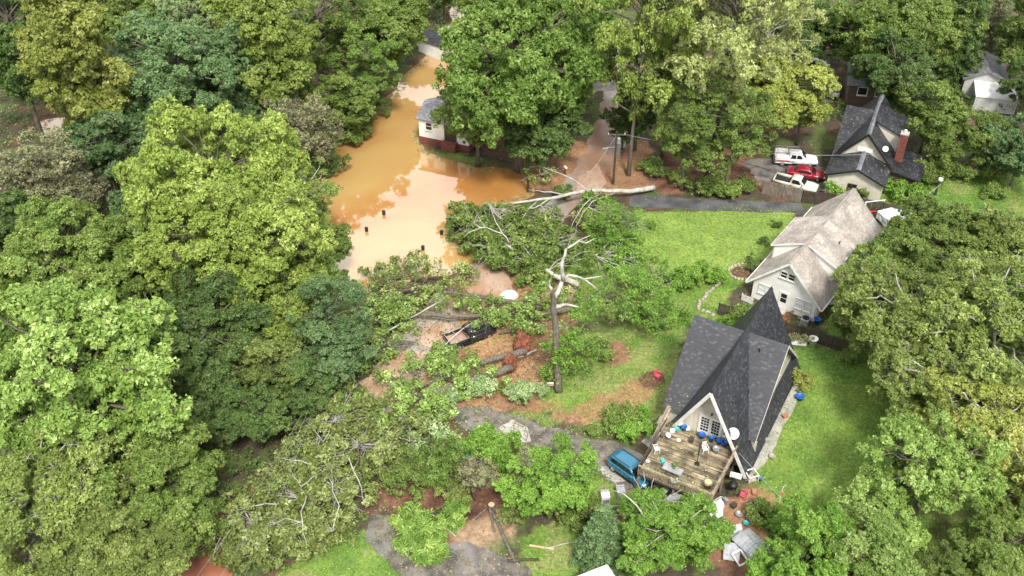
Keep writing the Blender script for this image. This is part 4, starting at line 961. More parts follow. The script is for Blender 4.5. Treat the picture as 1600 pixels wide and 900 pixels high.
for s in (-1, 1):
    q = MB(); q.box((-1.85, s*.86, 1.42), (1.6, .3, .5)); q.build('tool_box', M['plastic_white'], wt, bevel=.03)
    q = MB(); q.box((-1.7, s*1.022, .98), (1.7, .02, .1)); q.build('red_stripe', M['plastic_red'], wt)
q = MB()
for x in (-2.5, -1.2):
    for s in (-1, 1): q.bar((x, s*.85, 1.65), (x, s*.85, 2.0), .05, .05, (0, 1, 0))
    q.bar((x, -.88, 2.0), (x, .88, 2.0), .05)
for s in (-1, 1): q.bar((-2.6, s*.85, 2.02), (.3, s*.85, 2.02), .05)
for s in (-.25, .15): q.bar((-2.6, s, 2.06), (.4, s, 2.06), .05)
for i in range(9): q.bar((-2.5+i*.32, -.25, 2.07), (-2.5+i*.32, .15, 2.07), .03)
q.build('ladder_rack', M['metal_grey'], wt)
car('red_sedan', 'dark red saloon car parked between the two pickups', 'car', 1259, 277, heading((1232, 273), (1287, 281)), paint('red', (.30, .012, .025)), 'sedan')
car('cream_pickup', 'cream pickup with empty dark bed parked nearest the grey fence', 'pickup truck', 1242, 295, heading((1214, 286), (1270, 300)), paint('cream', (.62, .60, .50)), 'pickup')
for o in list(bpy.data.objects):
    if o.name == 'cream_pickup': q = MB(); q.box((-1.6, 0, .80), (2.1, 1.7, .03)); q.build('bed_liner', M['black'], o)
car('dark_car', 'black car half hidden under the trees at the top right', 'car', 1272, 108, .15, paint('black', (.02, .02, .024)), 'suv')
car('white_van', 'white vehicle half hidden by the trees left of the brown house', 'car', 1300, 146, 1.35, paint('white', (.78, .78, .77)), 'suv')
car('silver_car', 'silver car parked in the shade beneath the front of the deck', 'car', 1063, 800, heading((1040, 770), (1095, 805)), paint('silver', (.45, .46, .48)), 'sedan')
fp = car('flooded_pickup', 'black pickup with open bed stuck in mud between the fallen trunks', 'pickup truck', 735, 528, heading((714, 522), (775, 500)), paint('black', (.02, .02, .024)), 'pickup', z=-.25)
q = MB(); 
for s in (-1, 1): q.bar((-2.6, s*.9, 1.2), (-.6, s*.9, 1.2), .06)
q.bar((-2.6, -.9, 1.2), (-2.6, .9, 1.2), .06); q.bar((-.6, -.9, 1.25), (-.6, .9, 1.25), .06); q.bar((-1.6, -.9, 1.2), (-1.6, .9, 1.2), .05); q.build('bed_rail', M['metal_grey'], fp)
q = MB(); q.box((-1.6, 0, .80), (2.1, 1.7, .03)); q.build('bed_liner', M['mudwater'], fp)
t = thing('overturned_tub', 'white overturned tub lying in the mud behind the fallen dark trunk', 'tub', P(794, 464, 0), .4)
q = MB(); q.lathe([(.95, 0), (.9, .3), (.72, .55), (.35, .68), (.02, .7)], 20); o = q.build('shell', M['tarp'], t, True); o.scale = (1.15, .75, 1)
q = MB(); q.tube([(1.12*math.cos(a*.3142), .74*math.sin(a*.3142), .04) for a in range(21)], .04, 6, False); q.build('rim', M['plastic_white'], t)
# tarp-covered mower by the deck corner
t = thing('tarp_covered_boat', 'white tarp draped over a small boat at the right corner of the deck', 'tarp', P(1113, 806, 0), heading((1100, 815), (1128, 775)))
import bmesh
bm = bmesh.new(); r = bmesh.ops.create_uvsphere(bm, u_segments=36, v_segments=18, radius=1)
for v in bm.verts:
    a = math.atan2(v.co.y, v.co.x); z = v.co.z
    rr_ = 1+.05*math.sin(a*7+z*2)+.03*math.sin(a*13)
    v.co.x *= 1.75*rr_*(1 if v.co.x < 0 else .95); v.co.y *= .85*rr_*(1 if v.co.x < 0 else 1-.35*v.co.x/1.75)
    v.co.z = .35+.75*math.copysign(abs(z)**.7, z)+.03*math.sin(a*9); v.co.z = max(v.co.z, .02)
me = bpy.data.meshes.new('tarp'); bm.to_mesh(me); bm.free(); me.polygons.foreach_set('use_smooth', [True]*len(me.polygons))
part('cover', me, M['tarp'], t)
q = MB(); q.tube([(1.2, .5, .5), (1.9, .2, .55), (2.1, -.1, .3)], .03, 6); q.build('rope', M['plastic_white'], t)

# ------------------------------------------------------------ things on the deck
ZD = dz+.02
def plastic_chair(px, py, z, rot, m, label, group, name='plastic_chair', s=1.0):
    t = thing(name, label, 'chair', P(px, py, z), rot, group, (s, s, s))
    q = MB(); q.slab([(-.24, -.22, .42), (.24, -.22, .42), (.21, .22, .40), (-.21, .22, .40)], (0, 0, -.03)); q.build('seat', M[m], t, bevel=.01)
    q = MB()
    for i in range(5): q.bar((-.16+i*.08, .22, .42), (-.17+i*.085, .33, .88), .045, .02, (0, 1, 0))
    q.bar((-.2, .335, .9), (.2, .335, .9), .04, .08); q.build('backrest', M[m], t)
    for x, y in ((-.22, -.2), (.22, -.2), (-.2, .22), (.2, .22)):
        q = MB(); q.bar((x, y, .41), (x*1.15, y*1.15, 0), .045, .045, (0, 1, 0)); q.build('leg', M[m], t)
    for s_ in (-1, 1):
        q = MB(); q.bar((s_*.25, -.2, .64), (s_*.24, .28, .66), .05, .025); q.bar((s_*.25, -.2, .42), (s_*.25, -.2, .64), .04, .04, (0, 1, 0)); q.build('armrest', M[m], t)
plastic_chair(1101, 706, ZD, .2, 'plastic_white', 'white slatted plastic chair in front of the blue containers on the deck', 'plastic chairs')
plastic_chair(1025, 706, ZD, 1.9, 'plastic_white', 'white plastic chair by the left rail of the deck', 'plastic chairs')
plastic_chair(1160, 778, 0, -2.0, 'plastic_pink', 'pink plastic chair on the clay beside the barbecue', 'plastic chairs', s=1.15)
plastic_chair(1027, 592, 0, .8, 'plastic_pink', 'pink plastic chair on the dark mulch bed in the lawn', 'plastic chairs', s=1.1)
plastic_chair(1052, 757, ZD, 2.9, 'plastic_white', 'white plastic chair tucked between the folding table and the front rail', 'plastic chairs')
t = thing('folding_table', 'pale folding table with a plant pot near the front rail of the deck', 'table', P(1050, 742, ZD), AZ(30))
q = MB(); q.box((0, 0, .72), (1.75, .75, .05)); q.build('tabletop', M['metal_grey'], t, bevel=.02)
for x in (-.7, .7):
    for y in (-.3, .3):
        q = MB(); q.bar((x, y, 0), (x*.95, y, .7), .035, .035, (0, 1, 0)); q.build('leg', M['metal_grey'], t)
def pot(name, label, px, py, z, r, h, m, cat='pot', plant=None, group=None, rim=True):
    t = thing(name, label, cat, P(px, py, z), 0, group)
    q = MB(); q.lathe([(r*.72, 0), (r*.95, h*.9), (r*1.06, h*.9), (r*1.06, h), (r*.9, h), (r*.85, h*.82), (.01, h*.8)], 18); q.build('body', M[m], t, True)
    if plant:
        rg = np.random.default_rng(int(px+py)); v, lv = leaf_quads(rg, np.array([[0, 0, h+r*.5]]), np.array([r*1.3]), np.array([[0, 0, 1.]]), 90, .16, flat=.9)
        part('plant', np_mesh('plant', v, 3, lv), L[plant], t)
    return t
pot('plant_pot', 'leafy plant in a pale pot on the folding table', 1053, 731, ZD+.745, .22, .28, 'metal_grey', 'plant pot', 'mid')
pot('planter', 'empty grey planter right of the white chair on the deck', 1118, 707, ZD, .3, .55, 'metal_grey', 'planter')
pot('wooden_barrel', 'brown barrel with a pale lid at the right front corner of the deck', 1105, 762, ZD, .36, .7, 'railwood', 'barrel')
q = MB(); q.lathe([(.3, 0), (.3, .05), (.01, .06)], 20); o = tag(q.build('barrel_lid', M['cutwood'], None), 'pale round wooden lid lying on the brown barrel', 'lid'); o.location = P(1105, 762, ZD)+Vector((0, 0, .7))
pot('small_stool', 'low round cream stool near the left rear of the deck', 1060, 690, ZD, .22, .2, 'cream', 'stool')
pot('small_bowl', 'small white bowl by the left front corner of the deck', 1012, 722, ZD, .18, .15, 'plastic_white', 'bowl')
for i, (px, py, m, r, h, lab) in enumerate(((1096, 684, 'plastic_blue', .3, .5, 'dark blue container left of the glazed doors step on the deck'), (1111, 690, 'plastic_blue', .22, .62, 'tall bright blue drum in front of the right glazed door'), (1123, 693, 'plastic_blue', .24, .45, 'blue drum second from the right rake of the gable'), (1131, 697, 'plastic_blue', .26, .5, 'blue drum nearest the right rake of the gable'), (1068, 672, 'plastic_blue', .27, .45, 'blue bucket by the left rake of the gable among white bags'), (1117, 684, 'plastic_teal', .24, .3, 'teal tub against the wall under the small window'), (1057, 673, 'plastic_teal', .28, .25, 'teal tub at the left rear corner of the deck'))):
    pot('blue_drum' if m == 'plastic_blue' else 'teal_tub', lab, px, py, ZD, r, h, m, 'container', None, 'blue and teal containers on the deck')
rg = random.Random(4)
for i, (px, py) in enumerate(((1044, 682), (1050, 675), (1062, 664), (1074, 671))):
    bm = bmesh.new(); bmesh.ops.create_icosphere(bm, subdivisions=3, radius=.26)
    for v in bm.verts: v.co *= 1+.25*mnoise.noise(v.co*5+Vector((i, 0, 0))); v.co.z = max(v.co.z*.8, -.16)
    me = bpy.data.meshes.new('bag'); bm.to_mesh(me); bm.free()
    o = tag(part('white_bag', me, M['tarp']), ['crumpled white bag at the far left corner of the deck', 'crumpled white bag beside the teal tub on the deck', 'crumpled white bag against the left rake of the gable', 'crumpled white bag just right of the blue bucket'][i], 'bag', 'white bags on the deck'); o.location = P(px, py, ZD)+Vector((0, 0, .17))
t = thing('closed_parasol', 'thin dark folded parasol standing in the middle of the deck', 'parasol', P(1089, 725, ZD), 0)
q = MB(); q.tube([(0, 0, 0), (0, 0, 2.5)], .03, 8); q.build('pole', M['black'], t)
q = MB(); q.lathe([(.05, 1.1), (.09, 1.3), (.06, 2.3), (.02, 2.5)], 10); q.build('canopy', M['darkfence'], t)
q = MB(); q.lathe([(.25, 0), (.25, .05), (.05, .1)], 16); q.build('base', M['black'], t)

# ------------------------------------------------------------ patio and yard clutter
t = thing('barbecue', 'black barbecue on legs with white side shelf and lid by the right deck post', 'barbecue', P(1143, 770, 0), AZ(20))
q = MB(); q.box((0, 0, .85), (.7, .5, .3)); q.build('firebox', M['black'], t, bevel=.05)
q = MB(); q.lathe([(.42, 0), (.4, .12), (.3, .24), (.02, .3)], 16, (0, 0, 1.0)); q.build('lid', M['black'], t, True)
q = MB(); q.box((.05, .85, 1.35), (1.0, .55, .05), rx=.15); q.box((0, .6, 1.6), (.5, .3, .05), rx=.5); q.build('side_shelf', M['plastic_white'], t)
for x in (-.3, .3):
    for y in (-.2, .2):
        q = MB(); q.bar((x, y, 0), (x, y, .72), .04, .04, (0, 1, 0)); q.build('leg', M['black'], t)
t = thing('white_cage', 'open white square cage standing on the patio strip by the roof eave', 'cage', P(1173, 748, 0), AZ(-20))
q = MB()
for x in (-.45, .45):
    for y in (-.45, .45): q.bar((x, y, 0), (x, y, .7), .06, .06, (0, 1, 0))
    q.bar((x, -.45, .7), (x, .45, .7), .09); q.bar((-.45, x, .7), (.45, x, .7), .09)
q.build('frame', M['plastic_white'], t)
q = MB(); q.box((0, 0, .03), (.8, .8, .05)); q.build('base', M['stone'], t)
def appliance(px, py, m, w, d, h, rot, label, name='washing_machine', cat='appliance', group=None):
    t = thing(name, label, cat, P(px, py, 0), rot, group)
    q = MB(); q.box((0, 0, h/2), (w, d, h)); q.build('cabinet', M[m], t, bevel=.03)
    q = MB(); q.box((0, d*.42, h+.08), (w, d*.15, .18)); q.build('control_panel', M['metal_grey'], t)
    q = MB(); q.box((0, -.06, h+.012), (w*.8, d*.7, .03)); q.build('lid', M[m], t)
    q = MB(); q.box((0, -d/2-.01, h*.45), (w*.8, .03, h*.55)); q.build('front_panel', M['metal_grey'], t)
appliance(945, 784, 'plastic_white', .75, .75, 1.0, .1, 'white washing machine standing on the grass beside the broken branches')
appliance(969, 776, 'metal_grey', .75, .75, .95, .15, 'grey-green cabinet standing just right of the white washing machine', 'grey_cabinet', 'cabinet')
for i, (px, py, r, h, m, lab) in enumerate(((1172, 800, .5, .8, 'black', 'large black bin below the pink chair'), (1137, 835, .38, .7, 'black', 'black bin left of a dark bag above the metal shed'), (1154, 806, .3, .3, 'metal_grey', 'grey basin with a white lid below the barbecue'), (1117, 832, .35, .5, 'black', 'black tub at the foot of the round green tree'), (1165, 820, .25, .3, 'plastic_teal', 'small green pot just above the metal shed'), (1209, 834, .35, .3, 'black', 'black ring planter on the grass right of the metal shed'), (1187, 750, .2, .3, 'plastic_blue', 'small blue bucket below the white cage'), (1249, 624, .4, .5, 'plastic_blue', 'blue crate at the rear eave of the steep roof beside rusty bush'), (1269, 540, .45, 1.0, 'plastic_white', 'tall white drum in front of the dark fence'), (1276, 506, .35, .7, 'plastic_blue', 'blue bin at the right corner of the pale house'), (1191, 812, .25, .25, 'metal_grey', 'grey pot among leaves between bin and metal shed'), (1206, 715, .3, .25, 'stone', 'stone bowl on the patio strip beside the lawn'))):
    pot('garden_container', lab, px, py, 0, r, h, m, 'container', None)
t = thing('air_conditioner', 'round-topped grey air conditioning unit by the pale house wall', 'air conditioner', P(1257, 506, 0), AZ(36))
q = MB(); q.box((0, 0, .4), (.9, .9, .8)); q.build('cabinet', M['metal_grey'], t, bevel=.08)
q = MB(); q.lathe([(.36, .8), (.36, .84), (.3, .84), (.3, .81), (.01, .81)], 20); q.build('fan_grille', M['black'], t)
t = thing('garden_bench', 'white bench on the grass strip right of the pale house', 'bench', P(1301, 478, 0), AZ(80))
q = MB(); q.box((0, 0, .45), (.5, 1.6, .06)); q.build('seat', M['plastic_white'], t)
q = MB(); q.box((.24, 0, .75), (.05, 1.6, .5)); q.build('backrest', M['plastic_white'], t)
for y in (-.7, .7):
    q = MB(); q.box((0, y, .22), (.4, .06, .44)); q.build('leg', M['plastic_white'], t)
t = thing('planter_trough', 'white trough of drooping plants in front of the dark fence', 'planter', P(1247, 537, 0), AZ(100))
q = MB(); q.box((0, 0, .25), (.6, 1.6, .5)); q.build('trough', M['plastic_white'], t, bevel=.04)
rg2 = np.random.default_rng(3); v, lv = leaf_quads(rg2, np.array([[0, y, .7] for y in (-1.0, -.5, 0, .5, 1.0)]), np.full(5, .6), np.tile([[0, 0, 1.]], (5, 1)), 120, .2); part('plant', np_mesh('plant', v, 3, lv), L['brown'], t)
for i, (px, py) in enumerate(((573, 362), (600, 336), (690, 367), (661, 391))):
    t = thing('black_post', ['black post standing in flood water, leftmost of four', 'black post in flood water, second from the left and farthest away', 'black post in flood water, nearest the big fallen tree', 'black post in flood water, nearest the floating branches'][i], 'post', P(px, py, -.3), 0, 'black posts standing in the flood')
    q = MB(); q.lathe([(.2, -.6), (.2, .5), (.17, .52)], 12); q.build('post', M['black'], t)
    q = MB(); q.lathe([(.23, .5), (.23, .57), (.05, .6)], 12); q.build('cap', M['black'], t)
for i, (px, py, r, m_) in enumerate(((742, 713, .75, 'plastic_teal'), (772, 716, .7, 'metal_grey'))):
    t = thing('garden_hoop', ['pale teal hoop lying in the green brush below the driveway, left one', 'grey hoop lying in the green brush below the driveway, right one'][i], 'hoop', P(px, py, .5), 0, 'hoops in the brush')
    q = MB(); q.tube([(r*math.cos(a*.2618), r*math.sin(a*.2618), .05*math.sin(a)) for a in range(25)], .035, 6, False); q.build('ring', M[m_], t)
t = thing('yard_sign', 'small white and red sign at the foot of the broken trunk', 'sign', P(859, 609, 0), .1)
q = MB(); q.box((0, 0, .75), (.7, .04, .45)); q.build('panel', M['plastic_white'], t)
q = MB(); q.box((0, -.025, .68), (.62, .012, .12)); q.build('red_band', M['plastic_red'], t)
for x in (-.25, .25):
    q = MB(); q.bar((x, 0, 0), (x, 0, .55), .03, .03, (0, 1, 0)); q.build('leg', M['metal_grey'], t)
t = thing('mailbox', 'white mailbox on a dark post beside the wet clay road', 'mailbox', P(883, 274, 0), .5)
q = MB(); q.box((0, 0, .55), (.1, .1, 1.1)); q.build('post', M['dark_bark'], t)
q = MB(); q.box((0, 0, 1.2), (.28, .6, .26)); q.build('box', M['plastic_white'], t, bevel=.06)
q = MB(); q.box((.17, .1, 1.35), (.03, .2, .1)); q.build('flag', M['plastic_red'], t)
t = thing('garden_cone_pole', 'thin white pole with an orange bag on the right lawn edge', 'pole', P(1217, 785, 0), 0)
q = MB(); q.tube([(0, 0, 0), (.1, .1, 1.9), (.25, .1, 2.1)], .03, 6); q.build('pole', M['plastic_white'], t)
q = MB(); q.lathe([(.02, .9), (.12, .95), (.1, 1.3), (.03, 1.4)], 8, (.15, 0, 0)); q.build('bag', M['orange'], t)
t = thing('orange_trailer', 'orange open crate trailer left of the grey garage', 'trailer', P(1494, 135, 0), .1)
q = MB()
for z in (.5, 1.0, 1.5):
    for s in (-1, 1): q.bar((-.9, s*.8, z), (.9, s*.8, z), .12); q.bar((s*.9, -.8, z), (s*.9, .8, z), .12)
for x in (-.9, .9):
    for y in (-.8, .8): q.bar((x, y, .1), (x, y, 1.6), .12, .12, (0, 1, 0))
q.build('frame', M['orange'], t)
q = MB(); q.box((0, 0, .4), (1.8, 1.6, .08)); q.build('floor_panel', M['darkfence'], t)
t = thing('swing_frame', 'white metal frame beside the far right corner of the pale house', 'frame', P(1362, 336, 0), .2)
q = MB()
for x in (-1.2, 1.2): q.bar((x, -.5, 0), (x, 0, 2.0), .07, .07, (0, 1, 0)); q.bar((x, .5, 0), (x, 0, 2.0), .07, .07, (0, 1, 0))
q.bar((-1.3, 0, 2.0), (1.3, 0, 2.0), .08); q.build('frame', M['plastic_white'], t)
q = MB(); q.box((0, 0, .5), (.9, .3, .05)); q.build('seat', M['plastic_red'], t)
q = MB(); q.bar((-.4, 0, .5), (-.4, 0, 2.0), .03, .03, (0, 1, 0)); q.bar((.4, 0, .5), (.4, 0, 2.0), .03, .03, (0, 1, 0)); q.build('hanger', M['metal_grey'], t)
t = thing('covered_trailer', 'white cover over a low trailer behind the dark-leaved tree right of the pale house', 'trailer', P(1400, 345, 0), .3)
bm = bmesh.new(); bmesh.ops.create_cube(bm, size=2); bmesh.ops.subdivide_edges(bm, edges=bm.edges[:], cuts=4, use_grid_fill=True)
for v in bm.verts: v.co = Vector((v.co.x*2.2, v.co.y*1.0, v.co.z*.5+.75))*1.0; v.co.z += .2*mnoise.noise(v.co*1.4); v.co.x += .1*mnoise.noise(v.co*2)
me = bpy.data.meshes.new('cover'); bm.to_mesh(me); bm.free(); part('cover', me, M['tarp'], t)
for x in (-1, 1): wheel(t, x, 1.05, .33); wheel(t, x, -1.05, .33)
# stones round the flower bed and along the garden edge
rk = []
for i in range(4):
    bm = bmesh.new(); bmesh.ops.create_icosphere(bm, subdivisions=1, radius=.22)
    for v in bm.verts: v.co *= 1+.5*mnoise.noise(v.co*4+Vector((i*3, 0, 0))); v.co.z *= .7
    me = bpy.data.meshes.new('stone'); bm.to_mesh(me); bm.free(); me.materials.append(M['stone']); rk.append(me)
t = thing('stone_border', 'winding border of pale stones left of the pale house, enclosing the small lawn', 'stone border', P(1100, 460, 0)); o0 = t.location.copy()
path = [(1138, 428), (1118, 448), (1105, 460), (1094, 472), (1090, 483), (1104, 488), (1120, 494)]
for k in range(len(path)-1):
    a, b_ = P(*path[k]), P(*path[k+1]); m_ = max(2, int((b_-a).length/.36))
    for j in range(m_):
        o = part('stone', random.choice(rk), None, t); q = a.lerp(b_, j/m_)-o0; o.location = (q.x+random.uniform(-.08, .08), q.y+random.uniform(-.08, .08), .1); o.rotation_euler = (0, 0, random.random()*6)
t = thing('stone_ring', 'ring of stones round the mulched flower bed at the pale house corner', 'stone border', P(1163, 425, 0)); o0 = t.location.copy()
for k in range(26):
    a = k*6.283/26; q = P(1163+25*math.cos(a), 425+12*math.sin(a))-o0; o = part('stone', random.choice(rk), None, t); o.location = (q.x, q.y, .1); o.rotation_euler = (0, 0, a*3)
sheet('mulch_bed', [(1140, 425), (1150, 416), (1175, 414), (1187, 424), (1180, 436), (1150, 437)], mat('mulch', (.17, .075, .05), (.08, .04, .03), scale=3, bump=.7), .02, .1)
sheet('mulch_bed', [(995, 592), (1010, 580), (1036, 583), (1042, 596), (1030, 608), (1005, 606)], MATS['mulch'], .02, .2)
t = thing('kerb_stones', 'line of pale edging stones on the strip right of the pale house', 'stone border', P(1300, 490, 0)); o0 = t.location.copy()
for k in range(24):
    q = P(1276, 500).lerp(P(1334, 400), k/24)-o0; o = part('stone', random.choice(rk), None, t); o.location = (q.x+random.uniform(-.1, .1), q.y, .1); o.rotation_euler = (0, 0, k*2.0)

# ------------------------------------------------------------ fences and poles
def fence(name, label, pts, h, m, pw=.15, jag=.06, group='board fences'):
    t = thing(name, label, 'fence', P(*pts[0]), 0, group); o0 = t.location.copy(); r = random.Random(len(label))
    mb = MB()
    for k in range(len(pts)-1):
        a, b_ = P(*pts[k])-o0, P(*pts[k+1])-o0; d = (b_-a); n = int(d.length/pw); dn = d.normalized(); ang = math.atan2(dn.y, dn.x)
        for i in range(n):
            q = a+dn*(i+.5)*pw; hh = h*(1+r.uniform(-jag, jag)); mb.box((q.x, q.y, hh/2), (pw*.86, .024, hh), ang+r.uniform(-.04, .04), r.uniform(-.02, .02))
        for z in (h*.25, h*.8):
            nn = Vector((-dn.y, dn.x, 0))*.06; q = MB(); q.bar(a+nn+Vector((0, 0, z)), b_+nn+Vector((0, 0, z)), .05, .09); q.build('rail', M[m], t)
        for i in range(int(d.length/2.4)+1):
            q = a+dn*min(d.length, i*2.4)+Vector((-dn.y, dn.x, 0))*.12; z = MB(); z.box((q.x, q.y, h*.5), (.1, .1, h), ang); z.build('post', M[m], t)
    tag(mb.build('pickets', M[m], t), kind='stuff'); return t
fence('board_fence', 'weathered grey picket fence between the black driveway and the cream pickup', [(1190, 302), (1222, 310), (1252, 316)], 1.9, 'greyfence')
fence('board_fence', 'long dark board fence running behind the pale house to the right', [(1252, 317), (1300, 322), (1345, 330), (1450, 350), (1560, 372)], 1.8, 'darkfence', jag=.02)
fence('board_fence', 'short dark board fence section left of the steep roof peak', [(1121, 492), (1152, 500)], 1.6, 'darkfence', jag=.02)
fence('board_fence', 'dark board fence running right from the steep roof behind the white drum', [(1215, 520), (1262, 532), (1322, 552)], 1.6, 'darkfence', jag=.02)
t = fence('picket_fence', 'small white picket fence by the left wall of the pale house', [(1158, 468), (1176, 476)], .8, 'trim')
def utility_pole(label, px, py, h, kind='pole', name='utility_pole', lean=0, group='poles'):
    t = thing(name, label, 'pole', P(px, py, 0), 0, group); t.rotation_euler = (0, lean, 0)
    q = MB(); q.tube([(0, 0, -.2), (0, 0, h)], [.16, .1], 8); q.build('pole', M['dark_bark'], t)
    if kind == 'transformer':
        q = MB(); q.lathe([(.2, 0), (.24, .05), (.24, .75), (.1, .85)], 12, (.3, -.05, h-1.7)); q.build('transformer', M['metal_grey'], t)
        q = MB(); q.bar((-1.1, 0, h-.5), (1.1, 0, h-.5), .1, .12); q.build('crossarm', M['bark'], t)
        q = MB(); q.tube([(0, 0, h-2.2), (-.9, -.3, h-2.1), (-1.3, -.4, h-2.15)], .04, 6); q.box((-1.4, -.42, h-2.2), (.5, .2, .1)); q.build('lamp_arm', M['metal_grey'], t)
        for x in (-1, 0, 1):
            q = MB(); q.lathe([(.05, 0), (.06, .1), (.03, .2)], 8, (x, 0, h-.44)); q.build('insulator', M['plastic_white'], t)
    if kind == 'light':
        q = MB(); q.lathe([(.05, 0), (.3, .05), (.26, .3), (.05, .4)], 12, (0, -.25, h-.3)); q.build('lamp_head', M['plastic_white'], t)
    if kind == 'arms':
        q = MB(); q.bar((0, 0, h-.2), (-2.2, 0, h+.1), .08); q.bar((0, 0, h-1.2), (-1.9, 0, h-.1), .06); q.build('arm', M['pale_bark'], t)
        q = MB(); q.box((-2.4, 0, h+.0), (.6, .35, .2)); q.build('lamp_head', M['plastic_white'], t)
    return t
utility_pole('dark utility pole with grey transformer beside the wet clay road', 958, 288, 7.6, 'transformer')
utility_pole('thin dark pole standing in the brown water left of the fallen pale trunk', 825, 298, 5.0)
utility_pole('black yard light pole on the green lawn at the far right', 1461, 305, 2.6, 'light')
utility_pole('pale street lamp pole with two arms among dark trees near the top right', 1324, 125, 6.5, 'arms', 'street_lamp')
utility_pole('thin dark leaning pole among dark trees above the withered fallen crown', 455, 645, 5.0, 'pole', lean=.15)
utility_pole('short black lamp post on the strip right of the pale house', 1316, 520, 2.6, 'light', 'lamp_post')
def wire(a, b_, sag, label, r=.03):
    pts = [a.lerp(b_, i/16)-Vector((0, 0, sag*4*(i/16)*(1-i/16))) for i in range(17)]
    q = MB(); q.tube(pts, r*.6, 4); return tag(q.build('power_line', M['metal_grey'], None), label, 'wire', 'overhead wires')
pt = P(958, 288, 0)+Vector((0, 0, 7.1))
wire(pt, P(905, 292, 2.5), .3, 'wire dropping from the transformer pole to the wet road')
wire(pt+Vector((1, 0, 0)), P(1380, 240, 4.6), 1.2, 'wire from the transformer pole towards the black-roofed house')
wire(P(1140, 690, 3.0), P(1300, 850, 1.5), .5, 'thin white wire crossing the right lawn from the dish')
for i in range(3): wire(P(262+i*45, 960, 6), P(470+i*8, 650, 5.5), .8, ['overhead wire crossing the red track at the lower left, leftmost', 'overhead wire crossing the red track at the lower left, middle', 'overhead wire crossing the red track at the lower left, rightmost'][i], .02)
wire(P(1470, 288, 2.4), P(1420, 325, .2), .1, 'short wire from the yard light pole down to the dark fence')

# ------------------------------------------------------------ standing trees and bushes
GF = 'woodland trees left of the flood'; GN = 'trees along the top'; GR = 'trees right of the houses'; GY_ = 'garden bushes'
